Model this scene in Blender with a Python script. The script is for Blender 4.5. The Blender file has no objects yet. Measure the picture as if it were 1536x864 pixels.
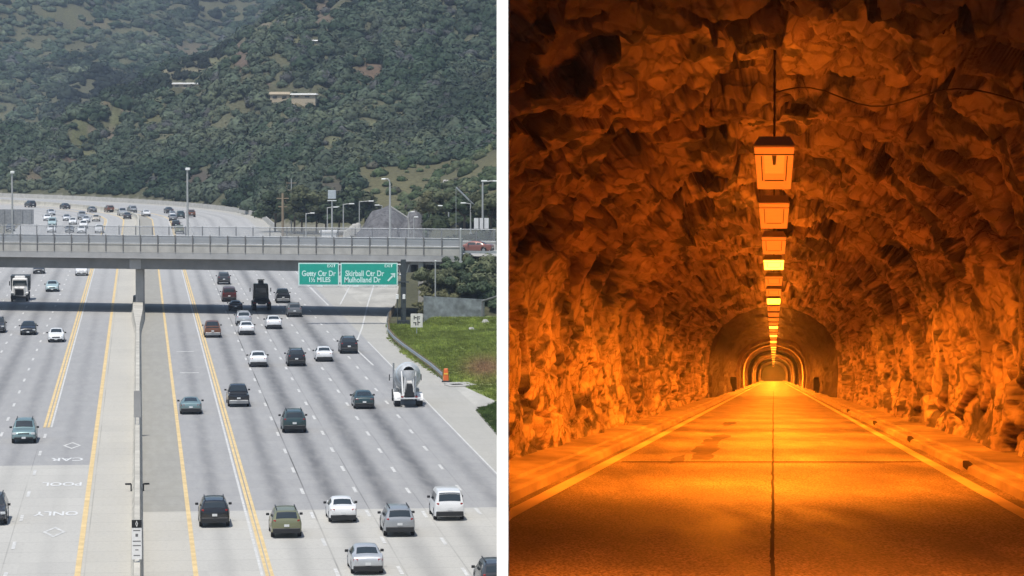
import bpy, math, random
import numpy as np
from mathutils import Vector, Matrix
random.seed(7); rng = np.random.default_rng(11)
C = bpy.context.scene.collection
R_ = math.radians
# ------------------------------------------------------------------ camera
FPX = 5000.0; CH = 26.3
TH = math.atan(272 / FPX)
cam = bpy.data.objects.new('camera', bpy.data.cameras.new('camera')); C.objects.link(cam)
cam.location = (0, 0, CH); cam.rotation_euler = (math.pi / 2 - TH, 0, 0)
cam.data.sensor_width = 36; cam.data.lens = 36 * FPX / 1536
cam.data.clip_start = 0.5; cam.data.clip_end = 30000
bpy.context.scene.camera = cam
# ------------------------------------------------------------------ sky and sun
SUN_EL, SUN_AZ = 68.0, 205.0        # azimuth from +Y (ahead): the sun stands high behind and left of the camera
world = bpy.data.worlds.new("World"); bpy.context.scene.world = world; world.use_nodes = True
wn = world.node_tree; bg = wn.nodes['Background']
sky = wn.nodes.new('ShaderNodeTexSky'); sky.sky_type = 'NISHITA'; sky.sun_disc = False
sky.sun_elevation = R_(SUN_EL); sky.sun_rotation = R_(SUN_AZ); sky.air_density = 1.1; sky.dust_density = 1.3
wn.links.new(sky.outputs[0], bg.inputs[0]); bg.inputs[1].default_value = 0.10
sun = bpy.data.objects.new('sun', bpy.data.lights.new('sun', 'SUN')); C.objects.link(sun)
sun.data.energy = 3.5; sun.data.angle = R_(1.2); sun.data.color = (1.0, 0.955, 0.89)
sv = Vector((math.sin(R_(SUN_AZ)) * math.cos(R_(SUN_EL)), math.cos(R_(SUN_AZ)) * math.cos(R_(SUN_EL)), math.sin(R_(SUN_EL))))
sun.rotation_euler = sv.to_track_quat('Z', 'Y').to_euler(); sun.location = (0, 0, 200)
vs = bpy.context.scene.view_settings
vs.view_transform = 'Standard'; vs.look = 'None'; vs.gamma = 1; vs.exposure = 0.22; vs.use_curve_mapping = False
bpy.context.scene.cycles.max_bounces = 8
# ------------------------------------------------------------------ mapping helpers
def ray(px, py):
    F = Vector((0, math.cos(TH), -math.sin(TH))); U = Vector((0, math.sin(TH), math.cos(TH)))
    r = F + Vector((1, 0, 0)) * (px - 768) / FPX + U * (432 - py) / FPX
    return r / r.y
def gp(px, py, z=0.0):
    r = ray(px, py); k = (z - CH) / r.z
    return Vector((r.x * k, k, z))
def pd(px, py, y):
    r = ray(px, py); return Vector((r.x * y, y, CH + r.z * y))
RD = ray(208, 160); RD.z = 0; RD.normalize(); RR = Vector((RD.y, -RD.x, 0))
U0, RC = 775.0, 318.0               # the bend to the left starts at U0
def rp(u, v, z=0.0):
    if u <= U0:
        p = RD * u + RR * v
    else:
        a = (u - U0) / RC
        p = RD * U0 - RR * RC + (RR * math.cos(a) + RD * math.sin(a)) * (RC + v)
    return Vector((p.x, p.y, z))
def inv(p):
    u = p.x * RD.x + p.y * RD.y; v = p.x * RR.x + p.y * RR.y
    if u <= U0: return u, v, math.atan2(-RD.x, RD.y)
    dx, dy = v + RC, u - U0
    a = math.atan2(dy, dx); return U0 + a * RC, math.hypot(dx, dy) - RC, math.atan2(-RD.x, RD.y) + a
# ------------------------------------------------------------------ object helpers
def tag(o, label=None, cat=None, group=None, kind=None):
    if label: o['label'] = label
    if cat: o['category'] = cat
    if group: o['group'] = group
    if kind: o['kind'] = kind
    return o
def empty(name, loc=(0, 0, 0), rz=0.0):
    o = bpy.data.objects.new(name, None); C.objects.link(o); o.location = loc; o.rotation_euler = (0, 0, rz)
    o.empty_display_size = 0.3; return o
def npmesh(name, V, F, mat=None, parent=None, smooth=False, uv=None, col=None):
    """F: list of faces or (n,k) array"""
    me = bpy.data.meshes.new(name)
    V = np.asarray(V, dtype=np.float32)
    if isinstance(F, np.ndarray):
        n, k = F.shape
        me.vertices.add(len(V)); me.vertices.foreach_set('co', V.ravel())
        me.loops.add(n * k); me.loops.foreach_set('vertex_index', F.ravel().astype(np.int32))
        me.polygons.add(n)
        me.polygons.foreach_set('loop_start', np.arange(0, n * k, k, dtype=np.int32))
        me.polygons.foreach_set('loop_total', np.full(n, k, dtype=np.int32))
    else:
        me.from_pydata([tuple(map(float, v)) for v in V], [], F)
    if uv is not None:
        ul = me.uv_layers.new(name='UVMap')
        li = np.zeros(len(me.loops), dtype=np.int32); me.loops.foreach_get('vertex_index', li)
        ul.data.foreach_set('uv', np.asarray(uv, dtype=np.float32)[li].ravel())
    if col is not None:
        ca = me.color_attributes.new('tint', 'FLOAT_COLOR', 'POINT')
        ca.data.foreach_set('color', np.asarray(col, dtype=np.float32).ravel())
    me.update(calc_edges=True); me.validate()
    if smooth: me.polygons.foreach_set('use_smooth', np.ones(len(me.polygons), dtype=bool))
    if mat: me.materials.append(mat)
    o = bpy.data.objects.new(name, me); C.objects.link(o)
    if parent: o.parent = parent
    return o
class MB:
    def __init__(s): s.V = []; s.F = []; s.sm = []
    def add(s, V, F, smooth=False):
        b = len(s.V); s.V += [tuple(v) for v in V]; s.F += [tuple(i + b for i in f) for f in F]; s.sm += [smooth] * len(F); return s
    def box(s, c, d, rz=0.0, rx=0.0, taper=1.0, bev=0.0):
        """box centred at c, full size d; taper scales the top; bev cuts the vertical and top edges"""
        M = Matrix.Translation(c) @ Matrix.Rotation(rz, 4, 'Z') @ Matrix.Rotation(rx, 4, 'X')
        hx, hy, hz = d[0] / 2, d[1] / 2, d[2] / 2
        if bev <= 0:
            P = [(-hx, -hy, -hz), (hx, -hy, -hz), (hx, hy, -hz), (-hx, hy, -hz)]
            P += [(x * taper, y * taper, hz) for x, y, z in P]
            return s.add([M @ Vector(p) for p in P], [(3, 2, 1, 0), (4, 5, 6, 7), (0, 1, 5, 4), (1, 2, 6, 5), (2, 3, 7, 6), (3, 0, 4, 7)])
        b = bev
        def ring(k, z): return [((hx * k) - b, -(hy * k), z), (hx * k, -(hy * k) + b, z), (hx * k, hy * k - b, z), (hx * k - b, hy * k, z), (-hx * k + b, hy * k, z), (-hx * k, hy * k - b, z), (-hx * k, -hy * k + b, z), (-hx * k + b, -hy * k, z)]
        rings = [ring(1, -hz), ring(taper, hz - b)]
        top = [(x * (1 - b / max(hx, .01)), y * (1 - b / max(hy, .01)), hz) for x, y, z in ring(taper, hz)]
        rings.append(top)
        P = [p for r in rings for p in r]; F = [tuple(range(7, -1, -1)), tuple(range(16, 24))]
        for k in range(2):
            for i in range(8): F.append((k * 8 + i, k * 8 + (i + 1) % 8, k * 8 + 8 + (i + 1) % 8, k * 8 + 8 + i))
        return s.add([M @ Vector(p) for p in P], F)
    def cyl(s, a, b, r0, r1=None, n=12, caps=True):
        a = Vector(a); b = Vector(b); r1 = r0 if r1 is None else r1
        q = (b - a).to_track_quat('Z', 'Y').to_matrix()
        P = []
        for c, r in ((a, r0), (b, r1)):
            for i in range(n):
                t = 2 * math.pi * i / n; P.append(c + q @ Vector((r * math.cos(t), r * math.sin(t), 0)))
        F = [(i, (i + 1) % n, n + (i + 1) % n, n + i) for i in range(n)]
        s.add(P, F, True)
        if caps: s.add(P[:n], [tuple(range(n - 1, -1, -1))]); s.add(P[n:], [tuple(range(n))])
        return s
    def tube(s, pts, r, n=8):
        for i in range(len(pts) - 1): s.cyl(pts[i], pts[i + 1], r, r, n)
        return s
    def lathe(s, prof, a, axis, n=24):
        """prof: (distance along axis, radius)"""
        a = Vector(a); axis = Vector(axis).normalized(); q = axis.to_track_quat('Z', 'Y').to_matrix(); P = []
        for d, r in prof:
            for i in range(n):
                t = 2 * math.pi * i / n; P.append(a + axis * d + q @ Vector((r * math.cos(t), r * math.sin(t), 0)))
        F = [(k * n + i, k * n + (i + 1) % n, (k + 1) * n + (i + 1) % n, (k + 1) * n + i) for k in range(len(prof) - 1) for i in range(n)]
        return s.add(P, F, True)
    def build(s, name, mat, parent=None):
        me = bpy.data.meshes.new(name); me.from_pydata([tuple(v) for v in s.V], [], s.F); me.update()
        me.polygons.foreach_set('use_smooth', np.array(s.sm, dtype=bool))
        if mat: me.materials.append(mat)
        o = bpy.data.objects.new(name, me); C.objects.link(o)
        if parent: o.parent = parent
        return o
def copy_tree(o, parent=None):
    c = o.copy(); C.objects.link(c)
    if parent: c.parent = parent
    for ch in list(o.children): copy_tree(ch, c)
    return c
def text_mesh(s, name, mat, parent, M, size, squash=1.0, offset=0.0):
    cu = bpy.data.curves.new('t', 'FONT'); cu.body = s; cu.size = size; cu.align_x = 'CENTER'; cu.align_y = 'CENTER'; cu.offset = offset
    t = bpy.data.objects.new('t', cu); C.objects.link(t)
    dg = bpy.context.evaluated_depsgraph_get(); me = bpy.data.meshes.new_from_object(t.evaluated_get(dg))
    bpy.data.objects.remove(t); me.transform(M @ Matrix.Diagonal((1, squash, 1, 1))); me.materials.clear(); me.materials.append(mat)
    o = bpy.data.objects.new(name, me); C.objects.link(o)
    if parent: o.parent = parent
    return o
# ------------------------------------------------------------------ materials
def nodes(name):
    m = bpy.data.materials.new(name); m.use_nodes = True
    return m, m.node_tree.nodes, m.node_tree.links, m.node_tree.nodes['Principled BSDF']
def mat(name, col, rough=.6, metal=0.0, var=.12, scale=3.0, bump=0.0, spec=.5, coat=0.0, emit=None, est=0.0, stretch=None):
    m, N, L, b = nodes(name)
    b.inputs['Roughness'].default_value = rough; b.inputs['Metallic'].default_value = metal
    b.inputs['Specular IOR Level'].default_value = spec; b.inputs['Coat Weight'].default_value = coat
    b.inputs['Coat Roughness'].default_value = .08
    tc = N.new('ShaderNodeTexCoord'); mp = N.new('ShaderNodeMapping'); L.new(tc.outputs['Object'], mp.inputs[0])
    if stretch: mp.inputs['Scale'].default_value = stretch
    nz = N.new('ShaderNodeTexNoise'); nz.inputs['Scale'].default_value = scale; nz.inputs['Detail'].default_value = 5; L.new(mp.outputs[0], nz.inputs['Vector'])
    rm = N.new('ShaderNodeValToRGB'); L.new(nz.outputs[0], rm.inputs[0])
    rm.color_ramp.elements[0].position = .3; rm.color_ramp.elements[1].position = .7
    rm.color_ramp.elements[0].color = tuple(c * (1 - var) for c in col) + (1,); rm.color_ramp.elements[1].color = tuple(min(1, c * (1 + var)) for c in col) + (1,)
    L.new(rm.outputs[0], b.inputs['Base Color'])
    if bump:
        bp = N.new('ShaderNodeBump'); bp.inputs['Strength'].default_value = bump; bp.inputs['Distance'].default_value = .05
        L.new(nz.outputs[0], bp.inputs['Height']); L.new(bp.outputs[0], b.inputs['Normal'])
    if emit: b.inputs['Emission Color'].default_value = emit + (1,); b.inputs['Emission Strength'].default_value = est
    return m
M = {}
M['concrete'] = mat('pale concrete', (.42, .41, .38), .85, var=.15, scale=.8, bump=.1)
M['concrete_grey'] = mat('grey concrete', (.36, .36, .355), .85, var=.12, scale=.6, bump=.1)
M['concrete_dark'] = mat('dark concrete', (.15, .15, .15), .85, var=.15, scale=.6)
M['barrier'] = mat('median barrier concrete', (.48, .46, .40), .85, var=.2, scale=.5, bump=.1)
M['steel'] = mat('galvanised steel', (.42, .44, .45), .45, .6, var=.15, scale=4)
M['steel_dark'] = mat('dark painted steel', (.05, .06, .065), .55, .1)
M['pole'] = mat('grey lamp pole', (.42, .43, .42), .5, .2)
M['lampwhite'] = mat('white lamp housing', (.75, .77, .75), .4)
M['wood'] = mat('weathered wood', (.27, .21, .14), .85, scale=2, stretch=(1, 1, .1), var=.25)
M['white'] = mat('white paint', (.8, .8, .79), .5, var=.05)
M['linewhite'] = mat('white road paint', (.56, .56, .54), .7, var=.25, scale=2.5)
M['lineyellow'] = mat('yellow road paint', (.66, .50, .25), .7, var=.16, scale=.9)
M['textwhite'] = mat('worn white lettering', (.66, .67, .66), .7, var=.1, scale=3)
M['green'] = mat('green sign sheeting', (.008, .36, .27), .5, var=.05)
M['signtext'] = mat('pale reflective lettering', (.62, .85, .8), .5, var=.03)
M['signblack'] = mat('black sign paint', (.012, .012, .014), .5)
M['orange'] = mat('orange plastic', (.75, .16, .03), .5)
M['black'] = mat('black rubber', (.018, .018, .02), .8)
M['trim'] = mat('black plastic trim', (.02, .021, .023), .5)
M['rim'] = mat('alloy rim', (.4, .41, .42), .35, .8)
M['glass'] = mat('dark car glass', (.03, .04, .045), .06, spec=.9, var=.05)
M['tail'] = mat('red lamp lens', (.28, .012, .01), .2)
M['head'] = mat('clear lamp lens', (.6, .62, .62), .12)
M['plate'] = mat('white number plate', (.7, .72, .72), .4)
M['tan'] = mat('tan plaster', (.5, .42, .3), .8)
M['bark'] = mat('grey brown bark', (.13, .10, .075), .9, scale=4, var=.3)
def vc_mat(name, rough=.8, trans=0.0, mul=1.0):
    m, N, L, b = nodes(name)
    a = N.new('ShaderNodeAttribute'); a.attribute_name = 'tint'
    nz = N.new('ShaderNodeTexNoise'); nz.inputs['Scale'].default_value = 1.2; nz.inputs['Detail'].default_value = 4
    tc = N.new('ShaderNodeTexCoord'); L.new(tc.outputs['Object'], nz.inputs['Vector'])
    mr = N.new('ShaderNodeMapRange'); mr.inputs['From Min'].default_value = .3; mr.inputs['From Max'].default_value = .7
    mr.inputs['To Min'].default_value = .65 * mul; mr.inputs['To Max'].default_value = 1.35 * mul; L.new(nz.outputs[0], mr.inputs[0])
    vm = N.new('ShaderNodeVectorMath'); vm.operation = 'SCALE'; L.new(a.outputs['Color'], vm.inputs[0]); L.new(mr.outputs[0], vm.inputs['Scale'])
    L.new(vm.outputs[0], b.inputs['Base Color']); b.inputs['Roughness'].default_value = rough; b.inputs['Specular IOR Level'].default_value = .2
    return m
M['leaf'] = vc_mat('leaf clumps', .75)
M['soil'] = vc_mat('hill soil and dry grass', .95)
M['grass'] = vc_mat('grass blades', .8)
_n = M['grass'].node_tree; _t = _n.nodes.new('ShaderNodeBsdfTranslucent'); _m = _n.nodes.new('ShaderNodeMixShader'); _m.inputs[0].default_value = .5
_n.links.new(_n.nodes['Principled BSDF'].inputs['Base Color'].links[0].from_socket, _t.inputs[0]); _n.links.new(_n.nodes['Principled BSDF'].outputs[0], _m.inputs[1]); _n.links.new(_t.outputs[0], _m.inputs[2]); _n.links.new(_m.outputs[0], _n.nodes['Material Output'].inputs[0])
# chain link screen: half open mesh
m, N, L, b = nodes('chain link mesh'); b.inputs['Base Color'].default_value = (.36, .38, .40, 1); b.inputs['Roughness'].default_value = .6
tr = N.new('ShaderNodeBsdfTransparent'); mx = N.new('ShaderNodeMixShader'); mx.inputs[0].default_value = .5
L.new(tr.outputs[0], mx.inputs[1]); L.new(b.outputs[0], mx.inputs[2]); L.new(mx.outputs[0], N['Material Output'].inputs[0]); M['mesh'] = m
mx.inputs[0].default_value = .6; M['mesh_open'] = m.copy(); M['mesh_open'].node_tree.nodes[mx.name].inputs[0].default_value = .2
# freeway surface, UV = metres along / across
def road_mat():
    m, N, L, b = nodes('freeway concrete'); b.inputs['Roughness'].default_value = .85; b.inputs['Specular IOR Level'].default_value = .3
    uv = N.new('ShaderNodeUVMap'); sp = N.new('ShaderNodeSeparateXYZ'); L.new(uv.outputs[0], sp.inputs[0])
    U, V = sp.outputs[0], sp.outputs[1]
    def mth(op, a, c=None, clamp=False):
        n = N.new('ShaderNodeMath'); n.operation = op; n.use_clamp = clamp
        for i, x in enumerate((a, c)):
            if x is None: continue
            if isinstance(x, (int, float)): n.inputs[i].default_value = x
            else: L.new(x, n.inputs[i])
        return n.outputs[0]
    def mrg(x, a, c, d, e, kind='SMOOTHSTEP'):
        n = N.new('ShaderNodeMapRange'); n.interpolation_type = kind; L.new(x, n.inputs[0])
        for i, q in enumerate((a, c, d, e)): n.inputs[1 + i].default_value = q
        return n.outputs[0]
    def noise(sx, sy, sc, det=4):
        mp = N.new('ShaderNodeMapping'); mp.inputs['Scale'].default_value = (sx, sy, 1); L.new(uv.outputs[0], mp.inputs[0])
        n = N.new('ShaderNodeTexNoise'); n.inputs['Scale'].default_value = sc; n.inputs['Detail'].default_value = det; L.new(mp.outputs[0], n.inputs['Vector']); return n.outputs[0]
    def mix(f, a, c, blend='MIX'):
        n = N.new('ShaderNodeMix'); n.data_type = 'RGBA'; n.blend_type = blend
        if isinstance(f, (int, float)): n.inputs[0].default_value = f
        else: L.new(f, n.inputs[0])
        for k, x in ((6, a), (7, c)):
            if isinstance(x, tuple): n.inputs[k].default_value = x + (1,)
            else: L.new(x, n.inputs[k])
        return n.outputs[2]
    worn = mrg(noise(.05, .35, 1.0), .35, .7, 0, 1)
    right = mth('GREATER_THAN', V, 0)
    # the older grey slabs lie beyond u=217 (right) and u=246 (left)
    edge = mth('ADD', mth('MULTIPLY', right, -29.2), 246.0)
    far = mth('GREATER_THAN', U, edge)
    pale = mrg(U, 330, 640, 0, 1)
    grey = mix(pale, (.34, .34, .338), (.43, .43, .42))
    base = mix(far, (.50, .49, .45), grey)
    # shoulders: beige
    shl = mth('LESS_THAN', mth('ABSOLUTE', mth('ADD', V, .2)), 3.25)
    shc = mix(mth('MULTIPLY', far, right), (.50, .48, .42), (.33, .32, .28))
    base = mix(shl, base, shc)
    outer = mth('GREATER_THAN', V, 25.4)
    base = mix(outer, base, (.42, .41, .37))
    # oil tracks down each lane centre
    tot = None
    for c, w, s in ((4.9, .8, .5), (9.2, 1.0, .75), (12.8, 1.15, .95), (16.4, 1.2, 1.0), (20.0, 1.15, 1.0), (23.6, 1.0, .45), (-5.5, .8, .25), (-9.4, .9, .4), (-13.0, 1.1, .75), (-16.6, 1.1, .8), (-20.2, 1.0, .6)):
        t = mrg(mth('ABSOLUTE', mth('SUBTRACT', V, c)), 0, w, s, 0)
        tot = t if tot is None else mth('MAXIMUM', tot, t)
    tn = mrg(noise(.01, .35, 1.0, 3), .3, .7, .82, 1.08)
    near = mth('ADD', mth('MULTIPLY', far, .52), .38)
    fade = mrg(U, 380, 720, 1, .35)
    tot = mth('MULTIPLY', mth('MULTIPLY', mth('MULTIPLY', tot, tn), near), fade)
    base = mix(tot, base, (.115, .118, .125))
    # mottling
    base = mix(mth('MULTIPLY', worn, .12), base, (.24, .24, .24))
    pn = mrg(noise(.25, 1.6, 1.0, 6), .35, .75, 0, .2); base = mix(pn, base, (.5, .49, .46))
    sp2 = mrg(noise(1.5, 1.5, 2.5, 6), .45, .7, 0, .13); base = mix(sp2, base, (.12, .12, .12))
    # slab joints: across every 4.6 m with one slab tint each, along at the lane lines
    sl = N.new('ShaderNodeTexWhiteNoise'); cmb = N.new('ShaderNodeCombineXYZ')
    L.new(mth('FLOOR', mth('DIVIDE', U, 4.6)), cmb.inputs[0]); L.new(mth('FLOOR', mth('DIVIDE', mth('SUBTRACT', V, 7.4), 3.6)), cmb.inputs[1]); L.new(cmb.outputs[0], sl.inputs['Vector'])
    base = mix(mth('MULTIPLY', sl.outputs[0], .10), base, (.2, .2, .2))
    ju = mth('ABSOLUTE', mth('SUBTRACT', mth('FRACT', mth('DIVIDE', U, 4.6)), .5)); jm = mrg(ju, .482, .497, 0, .28); base = mix(jm, base, (.09, .09, .09))
    jt = None
    for c, w, s in ((11.15, .07, .75), (14.85, .06, .4), (18.45, .06, .25), (22.05, .05, .2), (7.15, .05, .3), (-7.9, .05, .25), (-3.2, .05, .3), (25.1, .05, .2)):
        t = mrg(mth('ABSOLUTE', mth('SUBTRACT', V, c)), w * .4, w, s, 0); jt = t if jt is None else mth('MAXIMUM', jt, t)
    jn = mrg(noise(.06, .2, 1.0, 2), .4, .6, .3, 1); base = mix(mth('MULTIPLY', jt, jn), base, (.05, .05, .045))
    L.new(base, b.inputs['Base Color'])
    return m
M['road'] = road_mat()
M['ramp'] = mat('shoulder concrete', (.42, .41, .37), .85, var=.22, scale=.35, bump=.05, stretch=(1, .25, 1))
# ------------------------------------------------------------------ numpy noise
def _h(ix, iy, iz, seed):
    n = (ix.astype(np.int64) * 374761393 + iy.astype(np.int64) * 668265263 + iz.astype(np.int64) * 2147483647 + seed * 1274126177) & 0xffffffff
    n = ((n ^ (n >> 13)) * 1274126177) & 0xffffffff; n = n ^ (n >> 16)
    return (n & 0xffffff) / float(0xffffff)
def vnoise(x, y, z, seed=0):
    ix, iy, iz = np.floor(x), np.floor(y), np.floor(z); fx, fy, fz = x - ix, y - iy, z - iz
    fx, fy, fz = (t * t * (3 - 2 * t) for t in (fx, fy, fz)); r = 0
    for dx in (0, 1):
        for dy in (0, 1):
            for dz in (0, 1):
                r = r + _h(ix + dx, iy + dy, iz + dz, seed) * (fx if dx else 1 - fx) * (fy if dy else 1 - fy) * (fz if dz else 1 - fz)
    return r
def fbm(x, y, z, o=4, seed=0, ridge=False):
    r = 0; a = .5; s = 0
    for k in range(o):
        n = vnoise(x * 2 ** k + 13.1 * k, y * 2 ** k + 7.7 * k, z * 2 ** k + 3.3 * k, seed + k)
        if ridge: n = 1 - np.abs(2 * n - 1)
        r = r + a * n; s += a; a *= .5
    return r / s
def worley(x, y, z, seed=0):
    ix, iy, iz = np.floor(x), np.floor(y), np.floor(z)
    d1 = np.full(x.shape, 9.0); d2 = np.full(x.shape, 9.0); cid = np.zeros(x.shape); ox = np.zeros(x.shape); oy = np.zeros(x.shape); oz = np.zeros(x.shape)
    for dx in (-1, 0, 1):
        for dy in (-1, 0, 1):
            for dz in (-1, 0, 1):
                cx, cy, cz = ix + dx, iy + dy, iz + dz
                jx = cx + _h(cx, cy, cz, seed); jy = cy + _h(cx, cy, cz, seed + 5); jz = cz + _h(cx, cy, cz, seed + 9)
                d = np.sqrt((x - jx) ** 2 + (y - jy) ** 2 + (z - jz) ** 2)
                nr = d < d1; d2 = np.where(nr, d1, np.minimum(d2, d)); cid = np.where(nr, _h(cx, cy, cz, seed + 21), cid)
                ox = np.where(nr, x - jx, ox); oy = np.where(nr, y - jy, oy); oz = np.where(nr, z - jz, oz); d1 = np.where(nr, d, d1)
    return d1, d2, cid, ox, oy, oz
# ================================================================== TERRAIN
YB_P = [-3000, -400, 0, 100, 200, 300, 375, 400, 450, 745, 3000]; YB = [1060, 1025, 1000, 978, 952, 892, 812, 772, 735, 720, 720]
CP = [-3000, -600, 0, 87, 160, 230, 310, 380, 470, 745, 1500, 4000]
CR = np.array([250, 250, 258, 225, 168, 123, 106, 57, 2, -90, -150, -150.]); CD = np.array([1100, 1100, 1150, 1250, 1330, 1400, 1460, 1540, 1620, 1700, 1750, 1750.])
BND = [(745, 612), (744, 602), (692, 578), (665, 572), (640, 557), (600, 530), (580, 510), (577, 490), (587, 470), (594, 455), (599, 420)]
_b = [gp(*q) for q in BND]; BY = [q.y for q in _b]; BX = [q.x for q in _b]
def sm(t): t = np.clip(t, 0, 1); return t * t * (3 - 2 * t)
def ridges(x, y): return fbm((x - .215 * y) / 36, y / 330, x * 0, 3, 8, True)
def height(x, y):
    y = np.maximum(y, 1.0); p = 768 + FPX * x / y
    cr = np.interp(p, CP, CR); cd = np.interp(p, CP, CD); yb = np.interp(p, YB_P, YB)
    hc = CH + (160 - cr) / FPX * cd
    s = np.clip((y - yb) / (cd - yb), 0, 1)
    n = fbm(x / 90 + y / 260, y / 170, x * 0, 4, 3, True)
    n2 = ridges(x, y)
    near = hc * s ** .92 + (n - .55) * 26 * np.minimum(s * 3, 1) * np.minimum((1 - s) * 4 + .15, 1) + (n2 - .5) * 26 * np.minimum(s * 3, 1) * np.minimum((1 - s) * 4 + .1, 1)
    near = near * (1 - .75 * sm((y - cd) / 420)); near = np.where(y < yb, 0, np.maximum(near, .25 * s * 10))
    far = (y - 1500) * .122 * (1 + .00002 * (y - 1500)) + (fbm(x / 160, y / 330, x * 0, 4, 17, True) - .5) * 70 + (fbm(x / 60, y / 160, x * 0, 3, 19, True) - .5) * 22
    far = np.where(y > 1500, far * sm((y - 1450) / 300), 0); far = np.minimum(far, 190)
    # low spur on the right, beyond the bridge
    c2 = CH + (160 - np.interp(p, [540, 600, 650, 745, 900, 3000], [352, 303, 272, 226, 170, 100])) / FPX * 760
    emb = (.7 * sm((y - 392) / 12) + 5.6 * np.clip((y - 405.6) / 8.5, 0, 1) + .9 * sm((y - 432) / 8)) * sm((p - 634) / 14) * (1 - sm((y - 640) / 100))
    s2 = sm((y - 590) / 170) * (1 - sm((y - 775) / 130)) * sm((p - 530) / 60)
    sp = np.maximum(emb, c2 * s2 + (fbm(x / 30, y / 60, x * 0, 3, 5) - .5) * 3 * s2)
    xb = np.interp(y, BY, BX); lat = x - xb
    gr = np.where((y > 285) & (y < 445), np.clip((lat - .6) * .11, 0, 2.2) * (1 - .9 * sm((y - 350) / 50)), 0)
    return np.maximum(np.maximum(np.maximum(near, far), sp), gr) - .06
def clearing(p, row):
    """how bare each spot is and the colour of its soil"""
    L_ = [(283, 108, 48, 7, (.30, .27, .17)), (292, 74, 30, 12, (.19, .16, .11)), (333, 93, 26, 7, (.22, .22, .12)), (95, 22, 40, 13, (.16, .16, .08)), (140, 36, 32, 10, (.17, .15, .09)), (360, 84, 15, 26, (.21, .15, .12)),
          (486, 26, 16, 22, (.20, .15, .11)), (556, 108, 26, 20, (.18, .12, .085)), (150, 155, 20, 7, (.22, .18, .11)), (106, 232, 12, 12, (.17, .12, .10)), (52, 268, 20, 6, (.2, .16, .11)),
          (440, 149, 42, 6, (.24, .2, .13)), (395, 130, 34, 5, (.16, .11, .09)), (300, 270, 22, 16, (.12, .10, .085)), (628, 122, 20, 3, (.2, .12, .09)), (230, 180, 18, 10, (.15, .15, .07)), (186, 95, 7, 8, (.16, .17, .09)),
          (120, 205, 14, 30, (.15, .16, .075)), (175, 185, 10, 22, (.15, .16, .075)), (440, 60, 16, 14, (.17, .17, .08)), (395, 50, 20, 14, (.15, .16, .08)), (500, 292, 32, 26, (.10, .09, .075))]
    for a_, b_, n_ in (((88, 226), (222, 150), 9), ((118, 240), (236, 150), 8), ((325, 100), (392, 52), 5), ((470, 230), (560, 190), 6), ((400, 40), (462, 18), 5)):
        for i_ in range(n_):
            t_ = i_ / (n_ - 1); L_.append((a_[0] + (b_[0] - a_[0]) * t_, a_[1] + (b_[1] - a_[1]) * t_ + 3 * math.sin(i_ * 2.1), 11 + 3 * math.sin(i_ * 1.3), 5.5, (.22, .23, .12) if i_ % 3 else (.25, .20, .15)))
    w = np.zeros(p.shape); c = np.zeros(p.shape + (3,))
    jit = (fbm(p / 14, row / 9, p * 0, 3, 31) - .5) * 1.3
    for a, b_, rx, ry, col in L_:
        k = np.clip(1.6 - 1.2 * (((p - a) / rx) ** 2 + ((row - b_) / ry) ** 2) + jit, 0, 1)
        c = np.where((k > w)[..., None], np.array(col), c); w = np.maximum(w, k)
    return w * .8, c
pc = np.concatenate([np.linspace(-3000, -120, 60, endpoint=False), np.arange(-120, 900, 5.0), np.linspace(900, 4200, 70)])
yr = np.concatenate([np.linspace(60, 280, 12, endpoint=False), np.arange(280, 500, 2.0), np.arange(500, 720, 6.0), np.arange(720, 1720, 6.5), np.arange(1720, 3300, 16.0)])
PP, YY = np.meshgrid(pc, yr); XX = (PP - 768) / FPX * YY; HH = height(XX, YY)
xb = np.interp(YY, BY, BX)
row = 160 + (CH - HH) / YY * FPX
w, cc = clearing(PP, row)
n1 = fbm(XX / 25, YY / 40, XX * 0, 4, 41)
base = np.array([.085, .085, .05]) * (.7 + .8 * n1[..., None])
olive = np.array([.10, .095, .05]) * (.6 + .8 * n1[..., None])
spur = (YY > 560) & (YY < 850) & (PP > 540) & (HH > .5)
base = np.where(spur[..., None], olive, base)
lat = XX - xb
grass = ((YY > 285) & (YY < 405) & (lat > 0)); gcol = np.array([.17, .22, .06]) * (.6 + .8 * fbm(XX / 3, YY / 9, XX * 0, 3, 43)[..., None])
brown = np.exp(-(((PP - 728) / 34) ** 2 + ((row - 553) / 19) ** 2) ** 1.2 * 1.0)[..., None]
gcol = gcol * (1 - brown) + np.array([.34, .22, .12]) * brown
base = np.where(grass[..., None], gcol, base)
base = np.where(((YY < 285) | ((lat < 0) & (HH < 0)))[..., None], np.array([.2, .19, .15]), base)
cc = cc * .68 * (.75 + .5 * n1[..., None]); colr = base * (1 - w[..., None]) + cc * w[..., None]
nr, ncn = PP.shape
idx = np.arange(nr * ncn).reshape(nr, ncn)
Fq = np.stack([idx[:-1, :-1], idx[:-1, 1:], idx[1:, 1:], idx[1:, :-1]], -1).reshape(-1, 4)
fx = XX.ravel()[Fq].mean(1); fy = YY.ravel()[Fq].mean(1)
AX = ray(1160, 565)
slot = (np.abs(fx - AX.x * fy) < 7.5) & (fy > 270) & (fy < 402)
Fq = Fq[~slot]
tc_ = np.concatenate([colr.reshape(-1, 3), np.ones((nr * ncn, 1))], 1)
hills = npmesh('hills', np.stack([XX.ravel(), YY.ravel(), HH.ravel()], 1), Fq, M['soil'], smooth=True, col=tc_)
tag(hills, kind='structure')
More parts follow.
